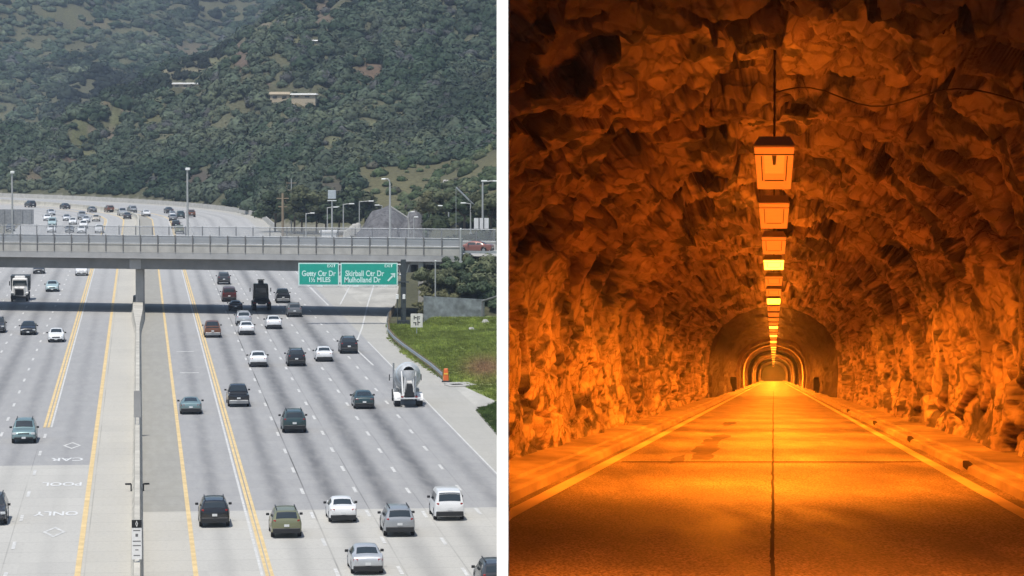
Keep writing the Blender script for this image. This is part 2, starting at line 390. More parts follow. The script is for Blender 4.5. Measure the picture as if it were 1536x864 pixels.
# the wide ground sheet, open only where the tunnel goes under
g = []; X0, X1, Y0, Y1, B = 8, 46, 255, 420, 12000
Vg = [(-B, -B, -3), (B, -B, -3), (B, Y0, -3), (-B, Y0, -3), (-B, Y1, -3), (B, Y1, -3), (B, B, -3), (-B, B, -3), (X0, Y0, -3), (X0, Y1, -3), (X1, Y0, -3), (X1, Y1, -3)]
gnd = npmesh('ground', Vg, [(0, 1, 2, 10, 8, 3), (4, 9, 11, 5, 6, 7), (3, 8, 9, 4), (10, 2, 5, 11)], mat('dry ground', (.12, .11, .07), .95, scale=.02, var=.3))
tag(gnd, kind='structure')
# ------------------------------------------------------------------ chaparral
def ico(sub=1):
    import bmesh
    bm = bmesh.new(); bmesh.ops.create_icosphere(bm, subdivisions=sub, radius=1); v = np.array([x.co[:] for x in bm.verts]); f = np.array([[q.index for q in x.verts] for x in bm.faces]); bm.free(); return v, f
def bush_templates(n, leaves, sub=2):
    T = []
    v0, f0 = ico(sub)
    for k in range(n):
        lump = 1 + .55 * (fbm(v0[:, 0] * 1.3 + 9 * k, v0[:, 1] * 1.3, v0[:, 2] * 1.3, 3, k) - .5) * 2
        v = v0 * lump[:, None]; v[:, 2] = np.where(v[:, 2] < 0, v[:, 2] * .6, v[:, 2] * .95)
        V = [v]; F = [f0]; b = len(v)
        if leaves:
            d = rng.normal(size=(leaves, 3)); d[:, 2] = np.abs(d[:, 2]) * 1.0 - .15; d /= np.linalg.norm(d, axis=1)[:, None]
            cpos = d * rng.uniform(.85, 1.2, (leaves, 1)); cpos[:, 2] *= .95
            a1 = np.cross(d, rng.normal(size=(leaves, 3))); a1 /= np.linalg.norm(a1, axis=1)[:, None]; a2 = np.cross(d, a1) * .8 + d * rng.uniform(-.7, .7, (leaves, 1))
            s = rng.uniform(.16, .36, (leaves, 1)); q = np.stack([cpos + a1 * s, cpos + a2 * s, cpos - a1 * s], 1).reshape(-1, 3)
            V.append(q); F.append(b + np.arange(leaves * 3).reshape(-1, 3))
        T.append((np.concatenate(V), np.concatenate(F)))
    return T
PAL = np.array([.92, .98, 1.12]) * np.array([[.022, .040, .020], [.034, .055, .026], [.055, .075, .042], [.078, .095, .055], [.092, .105, .055], [.06, .06, .05]])
def scatter(name, pts, size, T, cols, label, zs=(.7, 1.1), matn='leaf', parent=None):
    Vs, Fs, Cs = [], [], []; off = 0
    kind = rng.integers(0, len(T), len(pts))
    for k, (tv, tf) in enumerate(T):
        sel = np.where(kind == k)[0]
        if not len(sel): continue
        a = rng.uniform(0, 6.283, len(sel)); ca, sa = np.cos(a), np.sin(a)
        x = tv[None, :, 0] * ca[:, None] - tv[None, :, 1] * sa[:, None]; y = tv[None, :, 0] * sa[:, None] + tv[None, :, 1] * ca[:, None]
        z = np.repeat(tv[None, :, 2], len(sel), 0) * rng.uniform(*zs, (len(sel), 1))
        P = np.stack([x, y, z], -1) * size[sel][:, None, None] + pts[sel][:, None, :]
        Vs.append(P.reshape(-1, 3)); nv = len(tv)
        Fs.append((tf[None] + (np.arange(len(sel)) * nv)[:, None, None] + off).reshape(-1, 3)); off += nv * len(sel)
        cv = np.repeat(cols[sel], nv, 0); Cs.append(np.concatenate([cv, np.ones((len(cv), 1))], 1))
    o = npmesh(name, np.concatenate(Vs), np.concatenate(Fs), M[matn], parent=parent, smooth=True, col=np.concatenate(Cs))
    if label: tag(o, *label, kind='stuff')
    return o
def hill_points(n, y0, y1, p0, p1):
    y = np.sqrt(rng.uniform(y0 ** 2, y1 ** 2, n)); p = rng.uniform(p0, p1, n); x = (p - 768) / FPX * y
    return x, y, p
def bush_cols(x, y, k=1.0):
    t = fbm(x / 30, y / 60, x * 0, 3, 51) * 1.5 - .25 + rng.normal(0, .17, len(x)); t = np.clip(t, 0, .999)
    i = t * (len(PAL) - 2); lo = i.astype(int); f = (i - lo)[:, None]
    big = .45 * fbm(x / 75 + 3, y / 190, x * 0, 3, 57) + .55 * ridges(x, y); k = k * np.clip(.38 + 1.3 * sm((big - .40) / .26), .38, 1.5)[:, None] * .70  # relief shade put into the tint: lighter on ridges, darker in gullies
    c = PAL[lo] * (1 - f) + PAL[np.minimum(lo + 1, len(PAL) - 1)] * f
    c = np.where((rng.random(len(x)) < .06)[:, None], PAL[5] * 1.2, c)
    return c * k * rng.uniform(.8, 1.2, (len(x), 1))
# near spur
x, y, p = hill_points(30000, 700, 1720, -90, 830)
yb = np.interp(p, YB_P, YB); cd = np.interp(p, CP, CD); h = height(x, y); rw = 160 + (CH - h) / y * FPX; wv, _ = clearing(p, rw)
u_spur = (y > 590) & (y < 800) & (p > 540)
ok = (y > yb + 6) & (y < cd + 60) & (rng.random(len(x)) > wv * 1.15) & ~u_spur & (np.abs(x - AX.x * y) > 0)
ok &= rng.random(len(x)) > .35 * (fbm(x / 22, y / 45, x * 0, 3, 61) > .60)
x, y, h, p = x[ok], y[ok], h[ok], p[ok]
HB = [(252, 306, 118, 141), (398, 440, 132, 160), (434, 480, 132, 158), (464, 484, 56, 72)]
rw = 160 + (CH - h) / y * FPX; keep = np.ones(len(x), bool)
for a_0, a_1, b_0, b_1 in HB: keep &= ~((p > a_0) & (p < a_1) & (rw > b_0) & (rw < b_1))
x, y, h, p = x[keep], y[keep], h[keep], p[keep]
size = (rng.uniform(1.0, 2.5, len(x)) * (1 + .5 * (rng.random(len(x)) < .12)))
scatter('chaparral', np.stack([x, y, h + size * .15], 1), size, bush_templates(9, 60, 1), bush_cols(x, y), ('dense grey-green chaparral covering the nearer hillside', 'chaparral'))
print('near bushes', len(x))
x, y, p = hill_points(24000, 1560, 3100, -110, 700)
h = height(x, y); rw = 160 + (CH - h) / y * FPX; wv, _ = clearing(p, rw)
ok = (rng.random(len(x)) > wv * 1.1) & (rw > -25) & (rw < 300) & (rw < np.interp(p, CP, CR) + 25)
x, y, h = x[ok], y[ok], h[ok]; size = rng.uniform(1.8, 4.4, len(x)) * (.8 + .7 * rng.random(len(x)) ** 4)
scatter('distant_chaparral', np.stack([x, y, h], 1), size, bush_templates(8, 34, 1), bush_cols(x, y, 1.2), ('hazy chaparral on the far hillside behind the ridge', 'chaparral'), zs=(.55, .9))
print('far bushes', len(x))
# scattered scrub on the low olive spur at the right and the bank behind the bridge
x, y, p = hill_points(2600, 455, 850, 520, 830); h = height(x, y)
ok = (h > 1.2) & ((rng.random(len(x)) < .22 + .75 * (fbm(x / 14, y / 30, x * 0, 3, 71) > .53)) | (y < 500)) & ((y < 470) | (y > 520)) & (np.abs(y - 440) > 12)
ok &= (p > 655) | (y > 520)
x, y, h = x[ok], y[ok], h[ok]; size = rng.uniform(.5, 1.7, len(x))
scatter('scrub', np.stack([x, y, h + size * .2], 1), size, bush_templates(7, 50), bush_cols(x, y, 1.25) * np.array([1.1, 1.0, .75]), ('olive scrub scattered over the low spur beyond the bridge', 'scrub'))
# roadside grass
def tuft_templates(n):
    T = []
    for k in range(n):
        V, F = [], []
        for i in range(16):
            a = random.random() * 6.28; r = random.random() * .5; t = random.random() * 6.28; hgt = random.uniform(.5, 1.1); w_ = .10
            bx, by = r * math.cos(a), r * math.sin(a); V += [(bx - w_ * math.cos(t), by - w_ * math.sin(t), 0), (bx + w_ * math.cos(t), by + w_ * math.sin(t), 0), (bx + .35 * math.cos(a), by + .35 * math.sin(a), hgt)]; F.append((3 * i, 3 * i + 1, 3 * i + 2))
        T.append((np.array(V), np.array(F)))
    return T
y = np.sqrt(rng.uniform(286 ** 2, 404 ** 2, 17000)); lat = rng.uniform(.3, 17, 17000); x = np.interp(y, BY, BX) + lat; p = 768 + FPX * x / y
ok = (p < 770) & (x < AX.x * y - 7.6) ; x, y, p = x[ok], y[ok], p[ok]; h = height(x, y)
rw = 160 + (CH - h) / y * FPX
br = np.exp(-(((p - 728) / 32) ** 2 + ((rw - 553) / 17) ** 2) ** 1.2)[:, None]
gn = fbm(x / 2.6, y / 8, x * 0, 3, 77)
col = np.array([.27, .32, .075]) * (.35 + 1.3 * gn[:, None]) * rng.uniform(.8, 1.2, (len(x), 1)); col = col * (1 - br) + np.array([.42, .27, .15]) * br
size = rng.uniform(.25, .6, len(x)) * (.5 + gn)
scatter('roadside_grass', np.stack([x, y, h - .02], 1), size, tuft_templates(6), col, ('bright green rough grass on the slope beside the guardrail', 'grass'), zs=(.35, .7), matn='grass')
# ================================================================== FREEWAY
us = np.concatenate([np.linspace(150, U0, 40), np.linspace(U0 + 8, U0 + 520, 70)])
vsn = [-26.5, -12, 0, 12, 29.3]
Vr, UVr = [], []
for u_ in us:
    for v_ in vsn: q = rp(u_, v_, 0); Vr.append(q[:]); UVr.append((u_, v_))
k = len(vsn)
Fr = [(i * k + j, i * k + j + 1, (i + 1) * k + j + 1, (i + 1) * k + j) for i in range(len(us) - 1) for j in range(k - 1)]
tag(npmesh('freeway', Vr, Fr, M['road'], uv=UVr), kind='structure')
def strip(mb, v0, v1, ua, ub, z=.012, step=20):
    n = max(1, int((ub - ua) / step) + 1) if ub > U0 - 20 else 1
    pts = [ua + (ub - ua) * i / n for i in range(n + 1)]
    V = []
    for u_ in pts: V += [rp(u_, v0, z), rp(u_, v1, z)]
    mb.add(V, [(2 * i, 2 * i + 1, 2 * i + 3, 2 * i + 2) for i in range(n)])
wl, yl = MB(), MB()
# yellow lines (slightly wide botts-dot bands)
strip(yl, 2.9, 3.18, 165, 1180); strip(yl, -3.75, -3.42, 165, 1180)
strip(yl, 6.93, 7.12, 165, 1180); strip(yl, 7.2, 7.4, 165, 1180)
uy = 131500 / (638 - 160.0)
strip(yl, -7.95, -7.72, uy, 1180); strip(yl, -7.62, -7.42, uy, 1180); strip(wl, -7.36, -7.2, uy, 1180); 
strip(wl, 6.66, 6.82, 165, 1180)
strip(wl, 25.3, 25.45, 165, 372)
strip(wl, 24.7, 24.85, 440, 700)
for v_, off in ((10.97, 0), (14.6, .6), (18.2, -.4), (21.8, .9), (-7.6, .5), (-11.1, 2.1), (-14.8, 0), (-18.4, 1), (-22, 0)):
    i = 0
    while True:
        u_ = 173.7 + off + 13.4 * i; i += 1
        if u_ > 1150: break
        if v_ == -7.6 and u_ > uy: break
        if u_ > 640 and i % 2: continue
        strip(wl, v_ - .11, v_ + .11, u_ - 1.7, u_ + 1.7, .014)
# ramp lines beyond the merge
def pxstrip(mb, a, b, w_=.16, z=.014):
    A, B_ = gp(*a, z), gp(*b, z); d = (B_ - A).normalized(); n = Vector((-d.y, d.x, 0)) * w_ / 2
    mb.add([A + n, A - n, B_ - n, B_ + n], [(0, 1, 2, 3)])
for a, b in (((534, 515), (543, 492)), ((543, 492), (552, 455)), ((552, 455), (566, 412)), ((510, 457), (534, 412)), ((493, 458), (458, 425)), ((530, 520), (560, 548))):
    pxstrip(wl, a, b, .2)
# loop-detector bars in the right carpool lane
for r_ in (526, 558): strip(wl, 3.9, 5.75, 131500 / (r_ - 160.) - .35, 131500 / (r_ - 160.) + .35, .014)
# diamonds and lettering of the left carpool lane, facing the oncoming traffic
def diamond(v0, u_, w_=.72, l=2.6, t=.32):
    o_ = [(v0 - w_, u_), (v0, u_ - l), (v0 + w_, u_), (v0, u_ + l)]; i_ = [(v0 - w_ * (1 - t), u_), (v0, u_ - l * (1 - t)), (v0 + w_ * (1 - t), u_), (v0, u_ + l * (1 - t))]
    wl.add([rp(b, a, .014) for a, b in o_] + [rp(b, a, .014) for a, b in i_], [(0, 1, 5, 4), (1, 2, 6, 5), (2, 3, 7, 6), (3, 0, 4, 7)])
def ur(r): return 131500 / (r - 160.)
diamond(-5.3, ur(665.5)); diamond(-5.35, ur(795))
rm_ = tag(wl.build('white_lane_lines', M['linewhite']), kind='structure'); tag(yl.build('yellow_lane_lines', M['lineyellow']), kind='structure')
for s, r_ in (('CAR', 686), ('POOL', 723), ('ONLY', 767)):
    q = rp(ur(r_), -5.45, .016); Mx = Matrix.Translation(q) @ Matrix.Rotation(math.atan2(-RD.x, RD.y) + math.pi, 4, 'Z')
    tag(text_mesh(s, 'pavement_lettering', M['textwhite'], None, Mx @ Matrix.Diagonal((1.05 if len(s) > 3 else 1.2, 1, 1, 1)), 1.0, 3.1, .02), kind='structure')
# shoulder, pull-out and ramp pavement on the right
edge = [(745, 612), (744, 602), (692, 578), (665, 572), (640, 557), (600, 530), (580, 510), (577, 490), (587, 470), (594, 455), (598, 430), (560, 395), (500, 372), (440, 356)]
P = [gp(*q, -.012) for q in edge]; Q = []
for q in P: u_, v_, _ = inv(q); Q.append(rp(u_, min(28.6, v_ - .5), -.012))
tag(npmesh('shoulder_pavement', [q[:] for q in P + Q], [(i, i + 1, len(P) + i + 1, len(P) + i) for i in range(len(P) - 1)], M['ramp']), kind='structure')
P0 = [gp(*q, -.012) for q in ((745, 612), (760, 612), (760, 670), (745, 700))]
P1 = [rp(ur(612), 28.5, -.012), rp(ur(705), 28.5, -.012)]
tag(npmesh('pullout_pavement', [q[:] for q in (P1[1], P0[3], P0[2], P0[1], P0[0], P1[0])], [(0, 1, 2, 3, 4, 5)], M['ramp']), kind='structure')
# kerbed grass island at the right edge
isl = [gp(*q) for q in ((714, 617), (744, 605), (756, 612), (756, 668), (744, 652))]
b = MB(); top = [q + Vector((0, 0, .13)) for q in isl]; n = len(isl)
b.add([q[:] for q in isl + top], [(i, (i + 1) % n, n + (i + 1) % n, n + i) for i in range(n)])
cen = sum(isl, Vector()) / n; inn = [q + (cen - q).normalized() * .28 + Vector((0, 0, .13)) for q in isl]
b.add([q[:] for q in top + inn], [(i, (i + 1) % n, n + (i + 1) % n, n + i) for i in range(n)])
tag(b.build('kerb', M['concrete']), kind='structure')
tag(npmesh('island_soil', [q[:] for q in inn], [tuple(range(n))], mat('island soil', (.10, .12, .04), .95, var=.4, scale=1.5)), kind='structure')
pts = []
for _ in range(900):
    a, c = random.random(), random.random()
    if a + c > 1: a, c = 1 - a, 1 - c
    t = random.choice(((0, 1, 4), (1, 2, 4), (2, 3, 4))); q = inn[t[0]] + (inn[t[1]] - inn[t[0]]) * a + (inn[t[2]] - inn[t[0]]) * c; pts.append(q[:])
pts = np.array(pts); gn = fbm(pts[:, 0], pts[:, 1] / 4, pts[:, 0] * 0, 3, 5)[:, None]
scatter('island_grass', pts, rng.uniform(.15, .34, len(pts)), tuft_templates(4), np.array([.10, .15, .04]) * (.5 + gn) , ('patchy green and straw grass on the small kerbed island', 'grass'), zs=(.5, .9), matn='grass')
# median barrier, flaring towards the bridge pier
def barrier_profile(w_): return [(-w_ / 2 - .18, 0), (-w_ / 2 - .18, .08), (-w_ / 2 - .06, .33), (-w_ / 2, .95), (w_ / 2, .95), (w_ / 2 + .06, .33), (w_ / 2 + .18, .08), (w_ / 2 + .18, 0)]
V, F = [], []
st = [(150, .34, 1), (255, .34, 1), (385, .36, 1), (392, .5, 1.02), (412, 1.15, 1.35), (418, 1.25, 1.4), (444, 1.25, 1.4), (452, .5, 1), (470, .34, 1), (700, .34, 1), (U0, .34, 1)] + [(U0 + 12 * i, .34, 1) for i in range(1, 35)]
for u_, w_, hs in st:
    for dv, dz in barrier_profile(w_): V.append(rp(u_, -.25 + dv, dz * hs))
F = [(i * 8 + j, i * 8 + j + 1, i * 8 + 9 + j, i * 8 + 8 + j) for i in range(len(st) - 1) for j in range(7)]
mb_ = tag(npmesh('median_barrier', [v[:] for v in V], [tuple(reversed(f)) for f in F], M['barrier']), 'long beige concrete barrier down the middle of the freeway', 'barrier')
# outer barriers of the far bend
V, F = [], []
su = [U0 - 60 + 14 * i for i in range(36)]
for u_ in su:
    for dv, dz in ((-.25, 0), (-.1, 1.15), (.1, 1.15), (.25, 0)): V.append(rp(u_, 28.9 + dv, dz))
F = [(i * 4 + j, i * 4 + 4 + j, i * 4 + 5 + j, i * 4 + j + 1) for i in range(len(su) - 1) for j in range(3)]
tag(npmesh('bend_barrier', [v[:] for v in V], F, M['concrete']), 'pale concrete barrier along the outside of the distant bend', 'barrier')
# ================================================================== BRIDGE
BA, BB = pd(640, 400, 414.0), pd(0, 400, 427.5); BA.z = BB.z = 0
BE = (BA - BB).normalized(); BN = Vector((-BE.y, BE.x, 0)); BW = 17.2
BROT = math.atan2(BE.y, BE.x)
bridge = empty('road_bridge', BA + Vector((0, 0, .33)), BROT)
tag(bridge, 'grey concrete road bridge with mesh fences crossing the whole freeway', 'bridge')
TL, TR = -92.0, 4.6     # local x extent
def bbox(name, x0, x1, y0, y1, z0, z1, m, parent=bridge): return MB().box(((x0 + x1) / 2, (y0 + y1) / 2, (z0 + z1) / 2), (x1 - x0, y1 - y0, z1 - z0)).build(name, m, parent)
b = MB(); b.box(((TL + TR) / 2, BW / 2, 7.15), (TR - TL, BW, .62)); b.box(((TL + TR) / 2, .12, 6.78), (TR - TL, .5, .12)); b.box(((TL + TR) / 2, BW - .12, 6.78), (TR - TL, .5, .12)); b.build('deck', M['concrete_grey'], bridge)
b = MB()
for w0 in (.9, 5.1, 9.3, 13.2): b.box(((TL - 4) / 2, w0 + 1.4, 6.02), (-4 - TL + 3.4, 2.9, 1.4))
b.build('girder', mat('shade darkened girder concrete', (.20, .20, .195), .85, var=.15, scale=.6), bridge)  # shade under the deck overhang put into a darker concrete colour
for y0 in (.0, BW - .3):
    b = MB(); b.box(((TL + TR) / 2, y0 + .15, 7.98), (TR - TL, .3, 1.0)); b.box(((TL + TR) / 2, y0 + .15, 8.52), (TR - TL, .42, .1)); b.build('parapet', M['concrete'], bridge)
    f = bbox('fence_mesh', TL, TR, y0 + .12, y0 + .15, 8.57, 9.62 if y0 < 1 else 10.15, M['mesh'] if y0 < 1 else M['mesh_open'])
    b = MB(); zt = 9.62 if y0 < 1 else 10.15
    for z in (8.62, zt): b.cyl((TL, y0 + .12, z), (TR, y0 + .12, z), .05)
    b.build('fence_rail', M['steel'], f)
    nx = 0; xx = TR - .3
    while xx > TL:
        MB().box((xx, y0 - .06 if y0 < 1 else y0 + .36, (7.6 + zt) / 2 + .05), (.12, .09, zt - 7.5)).build('fence_post', M['concrete_dark'], f); xx -= 2.33
# the pier stands in the median
pc_ = (gp(207, 463) - BA); px_ = pc_.dot(BE)
PR = math.atan2(-RD.x, RD.y) - BROT
b = MB(); b.box((px_ + .9, BW / 2, 2.5), (1.15, 13.5, 5.7), rz=PR, bev=.15); b.build('pier', M['concrete_grey'], bridge)
b = MB(); b.box((px_ + .9, BW / 2 - .1, 6.0), (2.6, 16.4, 1.36), rz=PR, bev=.12); b.build('pier_cap', M['concrete_grey'], bridge)
ab = (gp(606, 480) - BA).dot(BE)
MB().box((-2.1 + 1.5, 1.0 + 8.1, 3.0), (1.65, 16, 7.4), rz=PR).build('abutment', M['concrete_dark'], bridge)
MB().box((-1.02, .9, 3.1), (.55, 1.2, 7.2), rz=PR).build('wing_wall', M['concrete'], bridge)
bbox('bearing_ledge', -3.05, 4.2, .85, 1.2, 6.3, 6.76, M['concrete_grey'])
bp = lambda x, y, z: BA + BE * x + BN * y + Vector((0, 0, z))
# road carried to the right of the bridge
V = [bp(4.6, .2, 7.79), bp(4.6, BW - .2, 7.79), bp(60, BW - .2, 7.6), bp(60, .2, 7.6)]
tag(npmesh('approach_road', [v[:] for v in V], [(0, 3, 2, 1)], M['ramp']), kind='structure')
gr_ = MB()
gr_.box(bp(16, .4, 8.3), (23, .08, .32), rz=BROT)
for i in range(10): gr_.box(bp(5.5 + 2.4 * i, .5, 7.9), (.12, .15, .9), rz=BROT)
tag(gr_.build('approach_guardrail', M['steel']), 'short steel guardrail at the right end of the bridge', 'guardrail')
# ------------------------------------------------------------------ overhead sign
SY = 402.0
def sp_(px, py, dy=0.0): return pd(px, py, SY + dy)
sign = empty('overhead_sign', gp(602, 486)); tag(sign, 'green freeway exit sign hung from a dark gantry post before the bridge', 'road sign')
def world_child(o, parent):
    o.parent = parent; o.matrix_parent_inverse = Matrix.Translation(parent.location).inverted(); return o
def pxbox(mb, x0, x1, r0, r1, dy, t):
    a, c = sp_(x0, r0, dy), sp_(x1, r1, dy); mb.box(((a.x + c.x) / 2, SY + dy, (a.z + c.z) / 2), (abs(c.x - a.x), t, abs(a.z - c.z))); return mb
for x0, x1, lines, tabs in ((447.5, 508.6, (('Getty Ctr Dr', 478, 410.5, .92), ('1½ MILES', 479, 419.8, .8)), (487, 507)), (510.8, 596.5, (('Skirball Ctr Dr', 547, 410.5, .95), ('Mulholland Dr', 543.5, 420, .92)), (572, 594))):
    pn = world_child(pxbox(MB(), x0, x1, 394.2, 428, 0, .08).build('sign_panel', M['signtext'], None), sign)
    world_child(pxbox(MB(), x0 + 1.6, x1 - 1.6, 395.9, 426.3, -.05, .04).build('sign_face', M['green'], None), pn)
    for s, px, r, sz in lines:
        q = sp_(px, r, -.085); t = text_mesh(s, 'sign_lettering', M['signtext'], None, Matrix.Translation(q) @ Matrix.Rotation(math.pi / 2, 4, 'X') @ Matrix.Diagonal((.80 * 1.02, 1, 1, 1)), sz, 1.0, .022); world_child(t, pn)
    q = sp_((tabs[0] + tabs[1]) / 2, 398.9, -.085); t = text_mesh('EXIT', 'sign_lettering', M['signtext'], None, Matrix.Translation(q) @ Matrix.Rotation(math.pi / 2, 4, 'X') @ Matrix.Diagonal((1.0, 1, 1, 1)), .5, 1.0, .01); world_child(t, pn)
b = MB(); q = sp_(587, 415.5, -.09)
for (ax, az, bx, bz, w_) in ((-.42, -.48, .22, .2, .2),):
    d = Vector((bx - ax, 0, bz - az)); nn = Vector((-d.z, 0, d.x)).normalized() * w_ / 2
    b.add([q + Vector((ax, 0, az)) + nn, q + Vector((ax, 0, az)) - nn, q + Vector((bx, 0, bz)) - nn, q + Vector((bx, 0, bz)) + nn], [(0, 1, 2, 3)])
b.add([q + Vector((.48, 0, .48)), q + Vector((-.12, 0, .44)), q + Vector((.44, 0, -.12))], [(0, 1, 2)])
world_child(b.build('exit_arrow', M['signtext'], None), sign)
b = MB()
for r in (397, 412, 425): a, c = sp_(450, r, .45), sp_(606, r, .45); b.cyl(a, c, .11)
for i in range(9):
    x = 452 + 18 * i; b.cyl(sp_(x, 397, .45), sp_(x + 9, 425, .45), .05, n=6); b.cyl(sp_(x + 9, 425, .45), sp_(x + 18, 397, .45), .05, n=6)
world_child(b.build('truss', M['steel'], None), sign)
b = MB(); a = gp(602, 488); a.y = SY + .5; b.box((a.x + .2, SY + .5, 3.9), (.62, .5, 7.9)); b.box((a.x + .2, SY + .5, .25), (1.5, 1.2, .5)); b.box((a.x + .25, SY + .3, 5.15), (1.3, .5, .14)); b.build('post', M['steel_dark'], None).name = 'gantry_post'
world_child(bpy.data.objects['gantry_post'], sign)
b = MB()
for i in range(11): x = 450 + 14.4 * i; b.box(sp_(x, 430, -.35), (.09, .9, .06))
a, c = sp_(447, 430.5, -.7), sp_(597, 430.5, -.7); b.box(((a.x + c.x) / 2, SY - .7, a.z), (c.x - a.x, .12, .06)); world_child(b.build('catwalk', M['steel'], None), sign)
for x in (480, 534, 577): world_child(pxbox(MB(), x - 4, x + 4, 428.4, 430.4, -.8, .3).build('sign_lamp', M['lampwhite'], None), sign)
for x in (596, 606):
    bx_ = empty('warning_lamp', gp(x, 486)); bx_.location.y = SY - .6
    c_ = 'left' if x == 596 else 'right'
    q = pd(x, 445, SY - .6) - bx_.location
    MB().box(q, (.34, .18, .55), bev=.04).build('reflector', M['white'], bx_); MB().box((q.x, .12, q.z / 2), (.08, .06, q.z)).build('stake', M['steel_dark'], bx_)
    tag(bx_, 'small white reflector on the %s of the dark gantry post' % c_, 'reflector', 'reflectors on the gantry post')
# ------------------------------------------------------------------ small signs
rs = empty('regulation_sign', gp(624.5, 503)); tag(rs, 'small white square sign on a thin post in the green grass', 'road sign')
yy = rs.location.y
def rel(px, py, dy=0): return pd(px, py, yy + dy) - rs.location
rs.location.z = float(height(np.array([rs.location.x]), np.array([yy]))[0])
a, c = rel(616, 470.5), rel(634, 491)
f = MB().box(((a.x + c.x) / 2, 0, (a.z + c.z) / 2), (c.x - a.x, .04, a.z - c.z), bev=.01).build('sign_face', mat('off white sign', (.72, .7, .64), .6), rs)
zc = (a.z + c.z) / 2; xc = (a.x + c.x) / 2
b = MB()
for (dx, dz, w_, h_) in ((-.28, .33, .1, .42), (-.1, .33, .22, .12), (.12, .25, .1, .5), (.28, .42, .22, .1), (.3, .2, .16, .1), (-.25, -.25, .3, .1), (-.1, -.38, .12, .36), (.14, -.3, .1, .5), (.3, -.22, .2, .1)): b.box((xc + dx, -.028, zc + dz), (w_, .01, h_))
b.build('worn_lettering', M['trim'], f)
MB().box((xc, .05, zc / 2), (.1, .06, zc)).build('post', M['steel'], rs)
# signs standing on the median barrier
def median_sign(name, rows, m, lab, header):
    u_ = ur(rows[1] + 26); base = rp(u_, -.25, .96)
    t_ = empty(name, base, math.atan2(-RD.x, RD.y)); tag(t_, lab, 'road sign')
    z0 = CH - (rows[1] - 160) / FPX * base.y; z1 = CH - (rows[0] - 160) / FPX * base.y; h_ = z1 - z0; zb = z0 - .96
    f = MB().box((0, 0, zb + h_ / 2), (.55, .035, h_)).build('sign_panel', m, t_)
    for sx in (-.16, .16): MB().box((sx, .04, (zb + h_) / 2 - .02), (.06, .05, zb + h_)).build('post', M['steel'], t_)
    if header:
        hh = h_ * .2; MB().box((0, -.022, zb + h_ - hh / 2), (.55, .012, hh)).build('header', M['signblack'], f)
        b = MB(); zc = zb + h_ - hh / 2
        o_ = [(-.07, 0), (0, -hh * .42), (.07, 0), (0, hh * .42)]; i_ = [(x * .5, z * .62) for x, z in o_]
        b.add([(x, -.032, zc + z) for x, z in o_ + i_], [(0, 1, 5, 4), (1, 2, 6, 5), (2, 3, 7, 6), (3, 0, 4, 7)]); b.build('diamond', M['white'], f)
        b = MB()
        for k, (w_, z) in enumerate(((.40, .73), (.14, .61), (.44, .46), (.44, .35), (.18, .24), (.36, .1))):
            MB().box((0, -.021, zb + h_ * z), (w_, .008, .05 if k != 1 else .16)).build('lettering_line', M['concrete_dark'], f)
    return t_
median_sign('carpool_sign', (782, 842), M['white'], 'tall white median sign with a black diamond header nearest the camera', True)
median_sign('median_sign', (587, 627), M['concrete_grey'], 'plain grey backed sign panel on the median barrier below the bridge', False)
for sd in (-1, 1):
    u_ = ur(735); q = rp(u_, -.25 + sd * .62, 0)
    b = MB(); b.box((0, 0, .5), (.42, .1, .12)); b.box((sd * -.2, 0, .25), (.1, .1, .5)); o = b.build('barrier_marker', M['trim']); o.location = q; o.rotation_euler.z = math.atan2(-RD.x, RD.y)
    tag(o, 'small dark bracket on the %s side of the median barrier' % ('left' if sd < 0 else 'right'), 'bracket', 'dark brackets beside the median barrier')
# ------------------------------------------------------------------ guardrail, marker, corrugated fence
GP_ = [(589, 468), (583, 477), (580.5, 490), (582, 503), (590, 513), (603, 524), (618, 535), (633, 546), (648, 557), (664, 571)]
gr = empty('guardrail', gp(*GP_[-1])); tag(gr, 'grey steel guardrail on posts curving between shoulder and green slope', 'guardrail')
G = [gp(*q) for q in GP_]; Gd = []
for i in range(len(G) - 1):
    n = max(1, int((G[i + 1] - G[i]).length / 1.9))
    for k_ in range(n): Gd.append(G[i].lerp(G[i + 1], k_ / n))
Gd.append(G[-1]); V, F = [], []
pr = [(0, .42), (-.07, .50), (0, .58), (-.07, .67), (0, .76)]
for i, q in enumerate(Gd):
    d = (Gd[min(i + 1, len(Gd) - 1)] - Gd[max(i - 1, 0)]).normalized(); nn = Vector((d.y, -d.x, 0)); s_ = -1 if nn.x > 0 else 1; nn = nn * (1 if nn.x > 0 else -1)
    for a, z in pr: V.append(q + nn * a + Vector((0, 0, z)))
F = [(i * 5 + j, i * 5 + j + 1, i * 5 + 6 + j, i * 5 + 5 + j) for i in range(len(Gd) - 1) for j in range(4)]
world_child(npmesh('rail', [v[:] for v in V], F, M['steel']), gr)
for q in Gd[::1]:
    world_child(MB().box(q + Vector((.16, 0, .38)), (.15, .15, .85)).build('post', M['wood'], None), gr)
om = empty('crash_marker', gp(669, 573)); tag(om, 'orange striped marker at the near end of the guardrail', 'marker')
MB().box((0, 0, .72), (.55, .3, 1.15), taper=.75, bev=.06).build('marker_body', M['orange'], om); MB().box((0, 0, .07), (.8, .6, .14), bev=.03).build('base', M['trim'], om)
MB().box((0, -.145, .8), (.36, .03, .14), rx=-.06).build('stripe', mat('yellow reflective', (.8, .5, .05)), om)
b = MB()
for px, py, s_ in ((690, 577, 1.2), (683, 579, .8)): b.box(gp(px, py) + Vector((0, 0, .06)), (s_ * 2, s_ * 2.6, .14), rz=.3, bev=.03)
tag(b.build('concrete_pad', M['concrete']), 'pale concrete pad past the end of the guardrail', 'pad')
